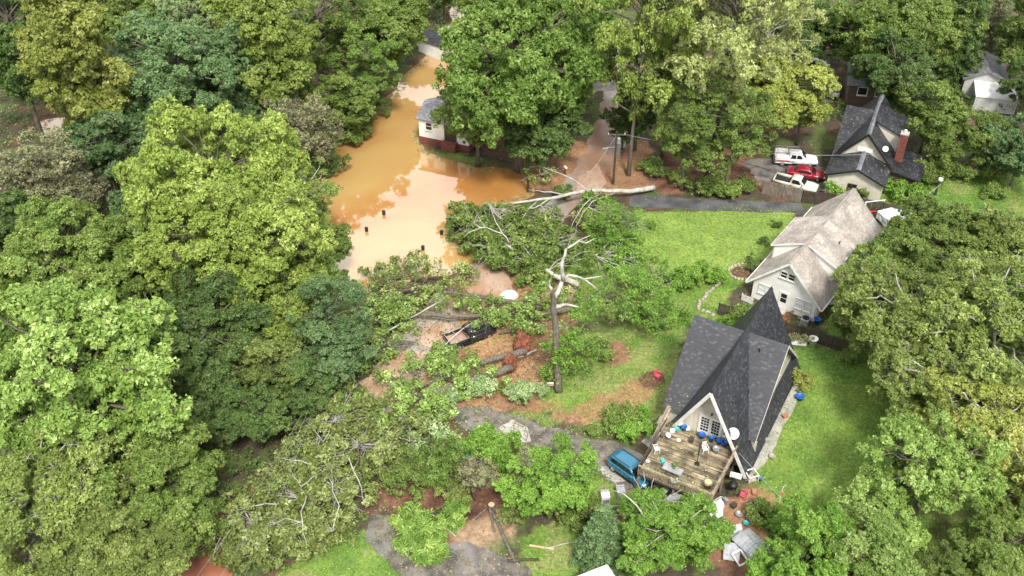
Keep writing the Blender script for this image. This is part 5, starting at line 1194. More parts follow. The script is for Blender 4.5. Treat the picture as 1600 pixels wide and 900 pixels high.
# (kind, px, py, radius px, leaves, label, options)
def TT(rows, group):
    for r_ in rows:
        o = r_[6] if len(r_) > 6 else {}
        T(*r_[:6], group=group, **o)
TT([
 ('tall', 20, 70, 60, 'deep', 'dark green tree at the upper left edge beside the yellow tree', dict(hz=1.2)),
 ('tall', 118, 112, 72, 'yellow', 'yellow-green tree with dead reddish tips near the upper left corner', dict(hz=1.1)),
 ('round', 105, 30, 26, 'rust', 'small rust-tinged crown just behind the yellow upper-left tree'),
 ('round', 155, 8, 62, 'olive', 'olive crown at the top edge above the yellow upper-left tree'),
 ('round', 232, 40, 52, 'mid', 'mid green tree between the yellow and the silvery crown at the top'),
 ('round', 305, 40, 52, 'silver', 'silvery pale-leaved rounded tree near the top left', dict(hz=1.15)),
 ('broad', 285, 128, 105, 'blue', 'broad dull green tree below the silvery tree'),
 ('broad', 225, 170, 70, 'deep', 'dark low crown tucked under the broad dull green tree'),
 ('tall', 385, 40, 52, 'lime', 'lime green tall tree right of the silvery crown', dict(hz=1.1)),
 ('tall', 440, 105, 56, 'lime', 'lime green tree stepping down towards the flood, second lime one', dict(hz=1.1)),
 ('airy', 500, 50, 66, 'mid', 'loose mid green tree at the top, left of the dark flood-side trees'),
 ('round', 420, 160, 55, 'blue', 'blue-green crown under the second lime tree'),
 ('broad', 575, 45, 78, 'mid', 'large mid green tree overhanging the upper bend of the flood'),
 ('round', 603, 72, 42, 'mid', 'dark leaning tree nearest the white shed'),
 ('airy', 572, 106, 46, 'lush', 'layered green tree whose branches reach over the orange water'),
 ('brush', 580, 165, 28, 'deep', 'dark brush hanging over the orange water under the layered tree'),
 ('brush', 545, 205, 32, 'mid', 'green brush on the flood bank below the rounded blue-green tree'),
 ('brush', 512, 258, 30, 'deep', 'dark brush on the bank beside the grey-brown half bare tree'),
 ('brush', 512, 440, 32, 'mid', 'green brush at the water edge below the small bank tree'),
 ('round', 533, 158, 46, 'mid', 'rounded blue-green tree on the flood bank below the layered tree'),
 ('twiggy', 470, 205, 62, 'brown', 'grey-brown half bare tree beside the flood, above the big lime tree'),
 ('round', 400, 235, 50, 'deep', 'dark crown directly left of the grey-brown half bare tree'),
 ('round', 165, 235, 62, 'blue', 'rounded blue-green tree left of the big lime tree'),
 ('twiggy', 50, 265, 78, 'brown', 'pale brown nearly bare tree at the left edge'),
 ('twiggy', 105, 305, 55, 'brown', 'pale brown sparse tree just right of the left-edge bare tree'),
 ('round', 15, 350, 50, 'deep', 'dark crown at the left edge below the bare brown trees'),
 ('broad', 340, 300, 112, 'lime', 'tallest bright lime tree in the left wood, upper crown', dict(hz=1.35)),
 ('broad', 385, 395, 112, 'lime', 'yellowish lime tree in front of the tallest lime tree', dict(hz=1.15)),
 ('airy', 480, 310, 56, 'lime', 'open lime tree with pale limbs hanging over the orange bank', dict(bark='pale_bark')),
 ('round', 245, 330, 60, 'blue', 'blue-green crown touching the left side of the tallest lime tree'),
 ('broad', 95, 420, 98, 'mid', 'broad mid green tree at the left edge halfway down'),
 ('broad', 215, 410, 88, 'mid', 'mid green tree between the left edge tree and the yellowish lime tree', dict(mesh=2)),
 ('round', 20, 470, 55, 'deep', 'dark tree at the left edge just above the pale foreground tree'),
 ('round', 470, 430, 58, 'fresh', 'fresh green tree on the bank right of the yellowish lime tree'),
 ('round', 500, 380, 40, 'mid', 'small green tree at the water edge below the open lime tree'),
 ('round', 455, 500, 62, 'lime', 'lime tree below the fresh green bank tree'),
 ('airy', 520, 500, 55, 'blue', 'feathery blue-green tree beside the floating branches'),
 ('round', 520, 550, 55, 'blue', 'soft blue-green tree left of the beige puddle'),
 ('broad', 330, 530, 95, 'deep', 'dark green tree in the hollow left of the yellow-lime trees'),
 ('round', 250, 500, 60, 'mid', 'mid green crown just above the pale foreground tree'),
 ('round', 400, 580, 60, 'olive', 'olive tree in the shaded hollow above the leaning pole'),
 ('round', 330, 640, 55, 'deep', 'dark crown right of the pale foreground tree'),
 ('round', 400, 650, 48, 'deep', 'dark crown left of the withered fallen crown'),
 ('round', 470, 600, 48, 'deep', 'dark crown immediately left of the leaning pole top'),
 ('broad', 125, 610, 158, 'fresh', 'large pale fresh-green tree filling the left foreground', dict(hz=1.15)),
 ('broad', 250, 760, 100, 'mid', 'green tree in the left foreground beside the red track'),
 ('ragged', 60, 790, 125, 'olive', 'olive ragged tree with pale dead twigs in the bottom left corner', dict(bark='pale_bark')),
 ('broad', 170, 865, 95, 'olive', 'olive green tree at the bottom edge left of the red track'),
 ('round', 300, 810, 45, 'mid', 'small green crown overhanging the left side of the red track'),
], GF)
TT([
 ('round', 648, -22, 42, 'deep', 'dark tree at the top left of the narrow upper water'),
 ('round', 692, -20, 40, 'deep', 'dark tree directly behind the white shed'),
 ('tall', 765, 5, 55, 'mid', 'mid green tree at the top edge left of the big spreading tree'),
 ('broad', 812, 112, 122, 'lush', 'big spreading bright green tree in the centre hiding the flooded house', dict(hz=1.2, mesh=1)),
 ('broad', 870, 60, 85, 'lush', 'rounded tree behind the big spreading central tree'),
 ('round', 745, 178, 62, 'mid', 'low bough-heavy crown at the foot of the big central tree beside the flooded house'),
 ('round', 850, 200, 60, 'deep', 'dark low crown at the right foot of the big central tree'),
 ('round', 920, 20, 50, 'mid', 'green tree at the top edge right of the central trees'),
 ('airy', 1000, 52, 72, 'lime', 'slender lime tree with a long visible trunk right of the wet road', dict(hz=1.75)),
 ('tall', 1000, 140, 34, 'deep', 'dark ivy-covered trunk standing beside the wet road', dict(hz=1.35, name='ivy_covered_tree')),
 ('round', 975, 195, 30, 'deep', 'small dark tree over the wet road below the ivy-covered trunk'),
 ('airy', 1050, 95, 60, 'lime', 'lime tree with thin stem between the slender tree and the palest tree', dict(hz=1.4)),
 ('airy', 1136, 58, 100, 'pale', 'palest yellow tall tree at the top right of centre', dict(hz=1.25, bark='bark')),
 ('airy', 1195, 45, 72, 'pale', 'pale yellow crown behind the right side of the palest tree', dict(hz=1.3, bark='pale_bark')),
 ('broad', 1205, 150, 76, 'yellow', 'low yellow-green tree left of the white utility pickup'),
 ('airy', 1258, 155, 40, 'lime', 'lime crown between the yellow-green tree and the black-roofed house'),
 ('airy', 1145, 205, 58, 'mid', 'thin green tree behind the black driveway'),
 ('airy', 1075, 215, 48, 'mid', 'thin small tree beside the slender trunk near the road'),
 ('broad', 1250, 45, 66, 'deep', 'dark tree at the top above the black car'),
 ('broad', 1372, 50, 74, 'mid', 'large green tree with dark gaps above the brown house', dict(hz=1.15)),
 ('round', 1400, 115, 60, 'deep', 'dark tree between the brown house and the grey garage'),
 ('round', 1358, 118, 26, 'deep', 'dark small tree behind the street lamp'),
 ('broad', 1455, 38, 72, 'mid', 'bright green broad tree at the top right'),
 ('conifer', 1515, 30, 42, 'deep', 'dark green conifer at the top right, left of the brownish one'),
 ('conifer', 1553, 40, 34, 'brown', 'brownish dying conifer at the top right'),
 ('tall', 1604, 50, 44, 'mid', 'green tree at the top right corner'),
 ('round', 1612, 140, 38, 'deep', 'dark green tree at the right edge beside the grey garage'),
 ('round', 1455, 175, 50, 'mid', 'dense rounded tree right of the brick chimney'),
 ('round', 1545, 222, 42, 'mid', 'green tree below the grey garage'),
 ('round', 1480, 232, 32, 'mid', 'small green tree at the foot of the dense rounded tree'),
 ('round', 1598, 235, 50, 'blue', 'blue-green tree at the right edge above the lawn'),
 ('airy', 1420, 165, 28, 'fresh', 'small fresh green tree between black roof and dense rounded tree'),
], GN)
TT([
 ('broad', 1450, 396, 76, 'mid', 'dark-leaved spreading tree right of the long dark fence', dict(mesh=0)),
 ('broad', 1375, 440, 62, 'mid', 'green tree nearest the right side of the pale house'),
 ('broad', 1560, 400, 76, 'olive', 'olive tree at the right edge below the lawn'),
 ('ragged', 1420, 495, 100, 'olive', 'ragged olive oak overhanging the dark fence end', dict(bark='pale_bark')),
 ('ragged', 1545, 520, 125, 'olive', 'largest ragged olive oak at the right edge with pale dead limbs', dict(bark='pale_bark')),
 ('ragged', 1466, 600, 92, 'olive', 'ragged oak reaching out over the right lawn, below the fence oak', dict(bark='pale_bark')),
 ('broad', 1350, 505, 38, 'mid', 'small dense green crown at the end of the dark fence'),
 ('ragged', 1545, 670, 100, 'yellow', 'yellowish ragged oak at the right edge below the largest oak', dict(bark='pale_bark')),
 ('ragged', 1455, 730, 92, 'fresh', 'bright green oak low on the right, above the dark gap', dict(hz=1.1)),
 ('ragged', 1368, 818, 66, 'fresh', 'leafy fresh tree at the bottom right by the lawn corner'),
 ('round', 1270, 850, 66, 'bright', 'bright green tree right of the small metal shed'),
 ('broad', 1350, 880, 75, 'fresh', 'fresh green tree at the bottom edge right of centre'),
 ('round', 1590, 790, 50, 'mid', 'green crown at the right edge near the bottom corner'),
 ('broad', 1570, 862, 66, 'mid', 'green tree filling the bottom right corner'),
 ('broad', 1478, 905, 52, 'mid', 'green crown at the bottom edge left of the corner tree'),
 ('round', 1205, 893, 40, 'bright', 'bright bush-like tree at the bottom edge under the metal shed'),
], GR)
TT([
 ('broad', 1048, 835, 74, 'bright', 'rounded bright green tree in front of the deck and silver car', dict(bark='pale_bark', hz=.9, mesh=1)),
 ('conifer', 942, 838, 46, 'blue', 'bluish soft conifer left of the rounded tree at the bottom', dict(hz=.55)),
 ('conifer', 985, 850, 36, 'blue', 'smaller bluish conifer tucked against the rounded tree', dict(hz=.6)),
 ('ragged', 862, 748, 66, 'bright', 'bushy bright green tree below the house driveway', dict(hz=.8)),
 ('brush', 905, 795, 46, 'mid', 'green bush tree between the bushy bright tree and bluish conifer'),
 ('deadfir', 820, 745, 34, 'brown', 'grey dead conifer with bare drooping twigs in the clearing', dict(hz=1.1)),
 ('brush', 712, 770, 26, 'olive', 'olive scrub at the foot of the dead snag, left side'),
 ('brush', 800, 800, 24, 'grey', 'grey-green scrub at the foot of the grey dead conifer'),
 ('twiggy', 750, 738, 32, 'brown', 'brown twiggy brush around the dead snag in the clearing'),
 ('brush', 690, 722, 42, 'lush', 'feathery green brush at the left of the clearing', dict(hz=1.3)),
 ('brush', 635, 742, 40, 'mid', 'green brush beside the withered fallen crown', dict(hz=1.2)),
 ('brush', 782, 708, 42, 'bright', 'low bright green brush right under the house driveway'),
 ('wispy', 1005, 450, 62, 'bright', 'light airy green tree beside the broken pale trunk', dict(hz=.8)),
 ('wispy', 950, 465, 42, 'fresh', 'airy green sapling touching the broken trunk'),
 ('wispy', 960, 345, 40, 'bright', 'airy green sapling at the left end of the big lawn', dict(hz=.8)),
 ('wispy', 905, 550, 36, 'bright', 'leafy green growth hanging on the right side of the broken trunk', dict(hz=.8)),
 ('wispy', 1020, 490, 46, 'bright', 'airy green sapling above the steep roof side lawn', dict(hz=.7)),
], 'trees in the clearing')
TT([
 ('bush', 965, 652, 26, 'mid', 'dark green bush left of the leaning planks by the deck'),
 ('bush', 990, 672, 26, 'bright', 'bright green bush next to the leaning planks by the deck'),
 ('bush', 1002, 650, 18, 'bright', 'small bright bush against the front path'),
 ('bush', 935, 545, 22, 'mid', 'bush on the dark bed left of the lawn centre'),
 ('bush', 822, 612, 26, 'silver', 'silvery pale bush at the foot of the broken trunk'),
 ('bush', 745, 605, 26, 'silver', 'silvery bush between uprooted trunk and driveway'),
 ('bush', 700, 622, 22, 'silver', 'silvery bush left of the driveway end'),
 ('bush', 1078, 430, 26, 'bright', 'bright bush at the lower corner of the big lawn'),
 ('bush', 1115, 432, 20, 'bright', 'bright bush left of the stone ringed flower bed'),
 ('shrub', 1213, 350, 9, 'deep', 'tiny dark shrub on the big lawn, nearest the pale roof'),
 ('shrub', 1192, 378, 9, 'deep', 'tiny dark shrub on the big lawn, middle one'),
 ('shrub', 1173, 406, 9, 'deep', 'tiny dark shrub on the big lawn beside the ringed bed'),
 ('bush', 1160, 494, 22, 'mid', 'green bush growing over the short dark fence left of the steep roof peak'),
 ('bush', 1142, 505, 14, 'bright', 'small bright bush below the short dark fence'),
 ('bush', 1255, 597, 20, 'yellow', 'rusty yellow bush behind the rear eave of the steep roof'),
 ('shrub', 1230, 495, 10, 'rust', 'low rust-red shrub by the pale house front wall'),
 ('shrub', 1285, 488, 7, 'rust', 'red flowering plant at the right corner of the pale house'),
 ('shrub', 1318, 430, 7, 'rust', 'red flowering plant halfway along the right side of the pale house'),
 ('bush', 1310, 292, 22, 'bright', 'bright bush under the small window of the black-roofed house'),
 ('bush', 1345, 300, 20, 'mid', 'bush right of the window bush by the black-roofed house'),
 ('bush', 1398, 290, 20, 'bright', 'large bright bush right of the black-roofed house front'),
 ('bush', 1425, 305, 24, 'bright', 'bright bush nearest the yard light pole on the left'),
 ('bush', 1445, 270, 26, 'mid', 'bush beside the side roof of the black-roofed house'),
 ('bush', 1500, 268, 22, 'mid', 'bush on the far right lawn above the yard light pole'),
 ('bush', 1555, 300, 18, 'mid', 'low bush on the far right lawn edge'),
 ('bush', 1560, 260, 30, 'mid', 'wide bush at the far right above the green lawn'),
 ('bush', 1095, 292, 22, 'mid', 'hedge bush at the foot of the palest tree'),
 ('bush', 1130, 296, 22, 'mid', 'hedge bush right of the palest tree foot'),
 ('bush', 1160, 292, 18, 'mid', 'hedge bush nearest the grey picket fence'),
 ('bush', 1062, 278, 20, 'olive', 'olive brush pile bush right of the fallen pale trunk end'),
 ('bush', 1190, 800, 22, 'mid', 'garden bush between the black bin and the lawn'),
 ('bush', 1215, 815, 22, 'bright', 'leafy bush on the lawn edge right of the metal shed'),
 ('bush', 1000, 800, 24, 'mid', 'dark bush right of the grey-green cabinet'),
 ('bush', 925, 672, 12, 'mid', 'small bush on the clay band above the driveway'),
 ('bush', 1330, 555, 16, 'mid', 'small bush under the end of the dark fence'),
 ('bush', 880, 300, 18, 'mid', 'green bush left of the wet road by the fallen pale trunk'),
 ('bush', 1020, 262, 20, 'fresh', 'fresh bush at the foot of the slender lime tree'),
 ('bush', 690, 560, 24, 'fresh', 'leafy clump in mud below the flooded pickup'),
 ('bush', 620, 480, 30, 'fresh', 'green clump of leaves at the end of the floating branches'),
 ('bush', 760, 690, 30, 'bright', 'bright ferny patch in front of the two hoops'),
 ('bush', 1180, 415, 12, 'deep', 'small dark plant inside the ringed flower bed'),
], GY_)

# ------------------------------------------------------------ fallen and broken trees
def fallen(name, label, trunk, r0, r1, branches=(), crowns=(), leaf='mid', bark='bark', seed=1, n=70, size=.3, cr=.7, cat='fallen tree', group='storm-felled trees', twigs=.8, root=None, bare=.2, up=.4, narrow=.6, flat=.75):
    rng = np.random.default_rng(seed); rr = random.Random(seed)
    o0 = P(*trunk[0]); o0.z = 0; t = thing(name, label, cat, o0, 0, group)
    tp = [P(*q)-o0 for q in trunk]; fine = []
    for i in range(len(tp)-1): fine += limb_pts(tp[i], tp[i+1], 0, 4, .05, rr)[:-1]
    fine.append(tp[-1]); m = len(fine); mb = MB(); mb.tube(fine, [.8*(r0+(r1-r0)*i/(m-1)) for i in range(m)], 9); mb.build('trunk', M[bark], t, True)
    nodes = [(p, r0+(r1-r0)*i/(m-1)) for i, p in enumerate(fine)]
    for br in branches:
        pts = [P(*q)-o0 for q in br[1:]]; f = []
        for i in range(len(pts)-1): f += limb_pts(pts[i], pts[i+1], .03, 3, .1, rr)[:-1]
        f.append(pts[-1]); k = len(f); b_ = MB(); b_.tube(f, [max(.02, (1.1 if seed == 8 else .6)*br[0]*(1-.85*i/(k-1))) for i in range(k)], 6); b_.build('branch', M[bark], t, True)
        nodes += [(p, max(.03, br[0]*(1-.8*i/(k-1)))) for i, p in enumerate(f)]
    C_, O_, R_ = [], [], []; tw = MB()
    NP = np.array([tuple(p) for p, _ in nodes])
    for px, py, pz, rx, ry, rz_, dens in crowns:
        if seed == 15: rx *= 1.12; ry *= 1.12; rz_ *= 1.1; dens *= 1.15
        c = P(px, py, pz)-o0; vol = int(dens*rx*ry*3.1/(cr*cr))
        sb = np.argsort(np.linalg.norm(NP-np.array(c), axis=1))[0]; hub = nodes[sb][0]
        if (hub-c).length > .6*rx: tw.tube(limb_pts(hub, c, .08, 3, .15, rr), [.07, .05, .04, .03], 5, False)
        for _ in range(vol):
            d = unit(rng.normal(size=3)+np.array([0, 0, .35])); q = d*np.array([rx, ry, rz_])*(.45+.6*rng.random())
            p = np.array(c)+q; p[2] = max(p[2], .12)
            bare_ = rng.random() < bare*.6
            if not bare_: C_.append(p); O_.append(unit(d+np.array([0, 0, up]))); R_.append(cr*(.6+.7*rng.random()))
            if rng.random() < twigs or bare_:
                e = Vector(p)+(Vector(d)*cr*1.6 if bare_ else Vector((0, 0, 0))); s_ = hub.lerp(c, rr.random()) if rr.random() < .6 else c.lerp(e, .3)
                pts = limb_pts(s_, e, .06, 3, .22, rr); tw.tube(pts, [.035, .025, .018, .008] if not bare_ else [.045, .03, .02, .008], 4, False)
                if bare_:
                    for _k in range(2): tw.tube([pts[2], pts[2]+Vector((rr.uniform(-1, 1), rr.uniform(-1, 1), rr.uniform(-.2, .7)))*.8], [.018, .006], 3, False)
    if C_:
        v, lv = leaf_quads(rng, np.array(C_), np.array(R_), np.array(O_), n, size, narrow=narrow, flat=flat); part('crown', np_mesh('fallen_crown', v, 3, lv), L[leaf], t)
        tag(part('twigs', tw.mesh('twigs', True), M[bark], t), kind='stuff')
    if root:
        bm = bmesh.new(); bmesh.ops.create_icosphere(bm, subdivisions=4, radius=root[3])
        for v_ in bm.verts:
            k = mnoise.noise(v_.co*2.2+Vector((seed, 0, 0))); k2 = mnoise.noise(v_.co*7); v_.co *= 1+.35*k+.18*k2; v_.co.x *= .7
        me = bpy.data.meshes.new('root_plate'); bm.to_mesh(me); bm.free(); o = part('root_plate', me, M['redroot'], t); o.location = P(*root[:3])-o0
        rb = MB(); c = P(*root[:3])-o0
        for k in range(16):
            d = Vector((rr.uniform(-.5, 1), rr.uniform(-1, 1), rr.uniform(-.5, 1))).normalized(); rb.tube(limb_pts(c, c+d*root[3]*rr.uniform(1.2, 1.9), 0, 3, .3, rr), [.09, .06, .04, .01], 5, False)
        rb.build('roots', M['redroot'], t)
    return t
fallen('fallen_pale_tree', 'long pale-barked fallen tree across the wet road with its crown in the water', [(1022, 293, .7), (985, 299, 1.0), (920, 298, 1.6), (860, 310, 2.2), (800, 318, 2.2)], .42, .16,
  [(.2, 920, 298, 1.6), (.2, 918, 297, 1.6, ), ] and [(.18, (918, 298, 1.6), (895, 280, 3.0), (850, 262, 3.4), (825, 262, 3.2)), (.16, (880, 304, 2.0), (850, 300, 2.6), (825, 296, 2.6)), (.16, (860, 310, 2.2), (835, 325, 2.2), (790, 335, 2.0), (770, 345, 1.6)),
   (.15, (840, 314, 2.2), (820, 335, 2.6), (805, 355, 2.0)), (.17, (940, 300, 1.5), (915, 318, 2.2), (900, 340, 2.4), (890, 360, 1.4)), (.15, (960, 302, 1.4), (925, 315, 2.2), (905, 345, 1.8), (895, 370, 1.0)), (.12, (820, 316, 2.2), (790, 318, 2.0), (772, 322, 1.6))],
  [(846, 275, 2.6, 2.2, 1.6, 1.2, .55), (870, 345, 1.0, 4.0, 2.2, 1.0, .5), (800, 335, 1.0, 3.0, 1.8, 1.0, .45), (955, 345, 1.2, 2.8, 1.8, 1.2, .8)], 'olive', 'pale_bark', 3, 46, .26, bare=.35)
fallen('fallen_leafy_tree', 'huge dark green fallen crown lying in the mud at the centre beside the flood', [(905, 445, 1.0), (868, 432, 1.4), (820, 400, 2.0), (780, 375, 2.4), (740, 350, 2.2)], .4, .12,
  [(.16, (800, 385, 2.2), (785, 365, 3.6), (758, 355, 3.9), (745, 335, 4.4)), (.14, (785, 365, 3.6), (772, 340, 4.2), (762, 318, 4.4)), (.12, (840, 412, 1.8), (825, 395, 3.0), (812, 380, 3.4)), (.12, (758, 355, 3.9), (735, 362, 3.4), (722, 372, 2.8))],
  [(735, 345, 1.4, 3.4, 3.2, 2.0, 1.0), (780, 345, 1.6, 3.6, 2.8, 2.2, .9), (770, 390, 1.4, 3.6, 3.0, 2.0, 1.0), (820, 410, 1.4, 3.8, 3.2, 2.2, 1.0), (860, 380, 1.4, 3.6, 3.0, 2.0, .9), (810, 365, 1.2, 3.0, 2.4, 1.6, .8), (900, 400, 1.0, 3.2, 2.6, 1.6, .7), (840, 430, 1.0, 2.6, 1.8, 1.2, .9), (740, 375, 1.0, 2.4, 2.0, 1.2, .9)], 'mid', 'pale_bark', 5, 74, .28, bare=.22)
fallen('fallen_green_boughs', 'feathery green fallen boughs between the dark fallen crown and big lawn', [(930, 400, .5), (960, 370, .8), (985, 340, .9)], .14, .05, [],
  [(955, 375, .9, 3.4, 2.4, 1.2, .8), (985, 350, .9, 2.6, 1.8, 1.2, .7), (930, 320, 1.2, 2.4, 1.6, 1.2, .7), (990, 410, .9, 3.0, 2.4, 1.2, .8), (1035, 440, .7, 3.0, 2.2, 1.0, .7), (1040, 490, .6, 2.8, 2.0, .9, .7), (985, 440, .8, 2.6, 2.2, 1.0, .7)], 'bright', 'pale_bark', 6, 60, .26)
# broken standing trunk
fallen('broken_trunk', 'tall dark broken trunk with pale forked limb standing right of the fallen trees', [(873, 612, 0), (871, 572, 2.6), (869, 520, 6.2), (865, 470, 9.8), (862, 452, 11.2)], .52, .26,
  [(.22, (866, 466, 10.0), (878, 440, 11.0), (888, 430, 11.4), (912, 436, 11.0), (940, 432, 11.2)), (.19, (880, 438, 11.2), (878, 415, 13.0), (884, 390, 14.6), (905, 376, 15.4), (922, 368, 16.2)), (.12, (905, 376, 15.4), (915, 380, 15.0), (932, 372, 15.2)),
   (.16, (862, 455, 10.9), (858, 442, 11.9), (861, 436, 12.6)), (.2, (868, 480, 9.0), (885, 476, 9.0), (905, 480, 8.8)), (.1, (912, 436, 11), (925, 445, 10.4), (935, 455, 9.8))],
  [(888, 545, 4.0, 2.0, 1.6, 2.6, 1.3), (862, 590, 1.2, 1.6, 1.0, 1.0, 1.0), (878, 560, 3.4, 1.0, .8, 2.0, 1.4), (900, 500, 6.0, 1.6, 1.4, 1.8, .8), (855, 560, 3.2, 1.0, 1.0, 1.4, .8), (892, 580, 1.8, 1.6, 1.2, 1.4, .8), (920, 470, 8.0, 1.8, 1.6, 1.4, .6)], 'bright', 'bark', 8, 50, .22, cat='broken tree', bare=.08)
for o in list(bpy.data.objects):
    if o.parent and o.parent.name == 'broken_trunk' and o.name.startswith('branch'): o.material_slots[0].link = 'OBJECT'; o.material_slots[0].material = M['pale_bark']
# long trunks lying left from the broken trunk
fallen('fallen_dark_tree', 'dark trunk lying across the mud from the white car roof to the flood edge', [(845, 480, .9), (790, 470, 1.1), (720, 460, 1.2), (660, 448, 1.1), (600, 462, .9)], .36, .16,
  [(.12, (660, 448, 1.1), (620, 440, 1.8), (590, 438, 1.6), (560, 452, 1.0)), (.12, (640, 452, 1.1), (600, 455, 1.6), (570, 470, 1.0), (540, 466, .6)), (.1, (620, 440, 1.8), (605, 455, 1.2), (575, 465, .8))],
  [(625, 420, .8, 3.6, 2.2, 1.2, .8), (590, 425, .7, 2.8, 1.6, 1.0, .6), (655, 408, .7, 2.0, 1.4, .9, .7), (600, 445, .8, 3.0, 1.4, .9, .8), (670, 430, .9, 2.4, 1.2, 1.0, .7), (690, 455, 1.0, 2.4, 1.2, 1.0, .7), (545, 460, .6, 2.0, 1.2, .8, .6), (720, 430, 1.0, 2.2, 1.6, 1.2, .7), (655, 470, 1.0, 2.4, 1.4, 1.2, .6)], 'grey', 'bark', 11, 56, .26, bare=.45)
fallen('fallen_green_tree', 'middle of the fallen trunks with bright leaf clumps beside the flooded pickup', [(905, 480, .8), (850, 490, 1.0), (780, 492, 1.2), (700, 496, 1.2), (640, 488, 1.1), (590, 475, 1.0)], .38, .14,
  [(.12, (640, 488, 1.1), (610, 478, 2.0), (585, 462, 2.0)), (.13, (700, 496, 1.2), (672, 512, 1.6), (650, 535, .8)), (.08, (790, 490, 1.4), (760, 505, 2.6), (725, 512, 3.2)), (.1, (780, 500, 1.2), (770, 470, 2.6), (740, 455, 3.0))],
  [(800, 490, 1.6, 2.6, 1.8, 1.4, .8), (835, 480, 1.4, 2.4, 1.6, 1.4, .8), (760, 478, 1.2, 2.4, 1.6, 1.2, .7), (850, 460, 1.2, 2.4, 1.6, 1.2, .6), (600, 490, 1.6, 3.4, 2.6, 1.8, .9), (560, 510, 1.6, 3.0, 2.6, 1.8, .9), (590, 540, 1.2, 2.6, 2.0, 1.4, .8), (560, 560, 1.2, 2.4, 2.2, 1.4, .9), (640, 500, 1.1, 2.0, 1.2, 1.0, .8), (880, 470, 1.2, 1.8, 1.2, 1.0, .8), (720, 480, 1.1, 2.2, 1.0, 1.0, .7), (690, 472, 1.0, 2.4, 1.2, 1.0, .6), (830, 510, 1.2, 2.0, 1.4, 1.2, .7), (768, 503, 1.9, 1.9, 1.3, .9, 1.0)], 'fresh', 'bark', 12, 60, .26, bare=.4)
fallen('uprooted_tree', 'uprooted double tree with orange clay root plates, upper trunk of the pair', [(822, 548, .9), (790, 556, 1.1), (745, 568, 1.2), (690, 590, 1.2), (640, 610, 1.1)], .48, .18,
  [(.1, (690, 590, 1.2), (660, 570, 1.8), (635, 560, 1.6)), (.12, (840, 548, .3), (815, 560, .5), (795, 566, .6))],
  [(700, 570, 1.0, 2.6, 1.4, 1.2, .5), (650, 585, 1.2, 2.4, 1.6, 1.2, .5), (740, 560, .9, 1.8, 1.0, 1.0, .4)], 'fresh', 'bark', 13, 56, .26, bare=.4, root=(816, 538, .9, 1.2))
fallen('uprooted_tree', 'uprooted tree with smaller clay root plate, lower trunk leading into the withered crown', [(800, 574, .8), (760, 588, 1.1), (700, 606, 1.3), (640, 625, 1.4), (590, 650, 1.6), (530, 700, 2.0)], .5, .2,
  [(.16, (600, 645, 1.5), (560, 650, 2.4), (515, 655, 2.6)), (.16, (560, 672, 1.8), (560, 720, 2.6), (545, 760, 2.2)), (.14, (530, 700, 2.0), (480, 720, 3.0), (430, 760, 2.4)), (.12, (600, 640, 1.5), (570, 620, 2.2), (520, 608, 2.2), (480, 598, 2.4))],
  [(650, 625, 1.6, 3.0, 2.0, 1.6, .9), (700, 590, 1.4, 2.4, 1.4, 1.3, .8), (745, 580, 1.2, 2.2, 1.2, 1.2, .8), (600, 650, 1.4, 2.4, 1.8, 1.3, .7), (620, 590, 1.0, 1.8, 1.4, 1.0, .6), (680, 640, .9, 2.2, 1.2, 1.0, .9), (725, 605, 1.0, 2.2, 1.2, 1.0, .9), (655, 560, .8, 1.6, 1.0, .9, .7), (775, 600, .8, 1.6, 1.0, .8, .6), (540, 640, 1.6, 2.6, 2.0, 1.4, .9)], 'fresh', 'bark', 14, 66, .26, bare=.35, root=(797, 568, .7, .95))
fallen('withered_fallen_crown', 'large grey-green withered fallen crown with bare pale branches above the bottom lawn', [(600, 640, 1.6), (560, 690, 2.0), (510, 740, 2.0), (450, 790, 1.8), (400, 830, 1.2)], .24, .06,
  [(.12, (560, 690, 2.4), (600, 700, 3.2), (620, 690, 3.4)), (.12, (540, 710, 2.4), (560, 750, 3.6), (570, 790, 3.0)), (.12, (510, 740, 2.6), (530, 790, 3.4), (520, 830, 2.4)), (.12, (480, 765, 2.5), (470, 800, 3.6), (480, 850, 2.4)), (.12, (510, 740, 2.6), (470, 720, 4.0), (430, 715, 4.0)), (.1, (450, 790, 2.2), (400, 790, 3.6), (360, 800, 3.0)),
   (.09, (520, 660, 3.0), (505, 690, 4.4), (480, 660, 4.4)), (.09, (500, 740, 3.4), (470, 760, 4.6), (455, 735, 4.6))],
  [(530, 650, 1.8, 3.4, 3.0, 2.2, .9), (570, 700, 1.8, 2.8, 2.8, 2.2, .8), (490, 720, 2.0, 3.2, 3.2, 2.4, .9), (530, 770, 1.6, 3.0, 2.6, 2.0, .8), (450, 770, 1.8, 3.2, 3.0, 2.2, .95), (390, 810, 1.6, 3.2, 2.6, 2.0, .95), (460, 830, 1.4, 2.8, 2.2, 1.8, .9), (400, 860, 1.2, 2.4, 2.0, 1.6, .9), (345, 850, 1.2, 2.0, 2.0, 1.6, .8), (520, 830, 1.0, 2.0, 1.6, 1.2, .6), (600, 730, 1.0, 2.0, 1.6, 1.2, .6), (640, 660, 1.0, 2.2, 1.6, 1.2, .6)], 'grey', 'pale_bark', 15, 80, .24, cr=.58, bare=.2)
fallen('withered_bough', 'pale silvery leafed bough scattered on the clay at the driveway end', [(700, 640, .4), (670, 655, .6), (640, 670, .6)], .1, .04, [],
  [(665, 660, .5, 2.2, 1.6, .7, .8), (690, 680, .4, 1.6, 1.2, .6, .7), (640, 690, .5, 1.8, 1.4, .7, .7)], 'silver', 'pale_bark', 16, 40, .24)
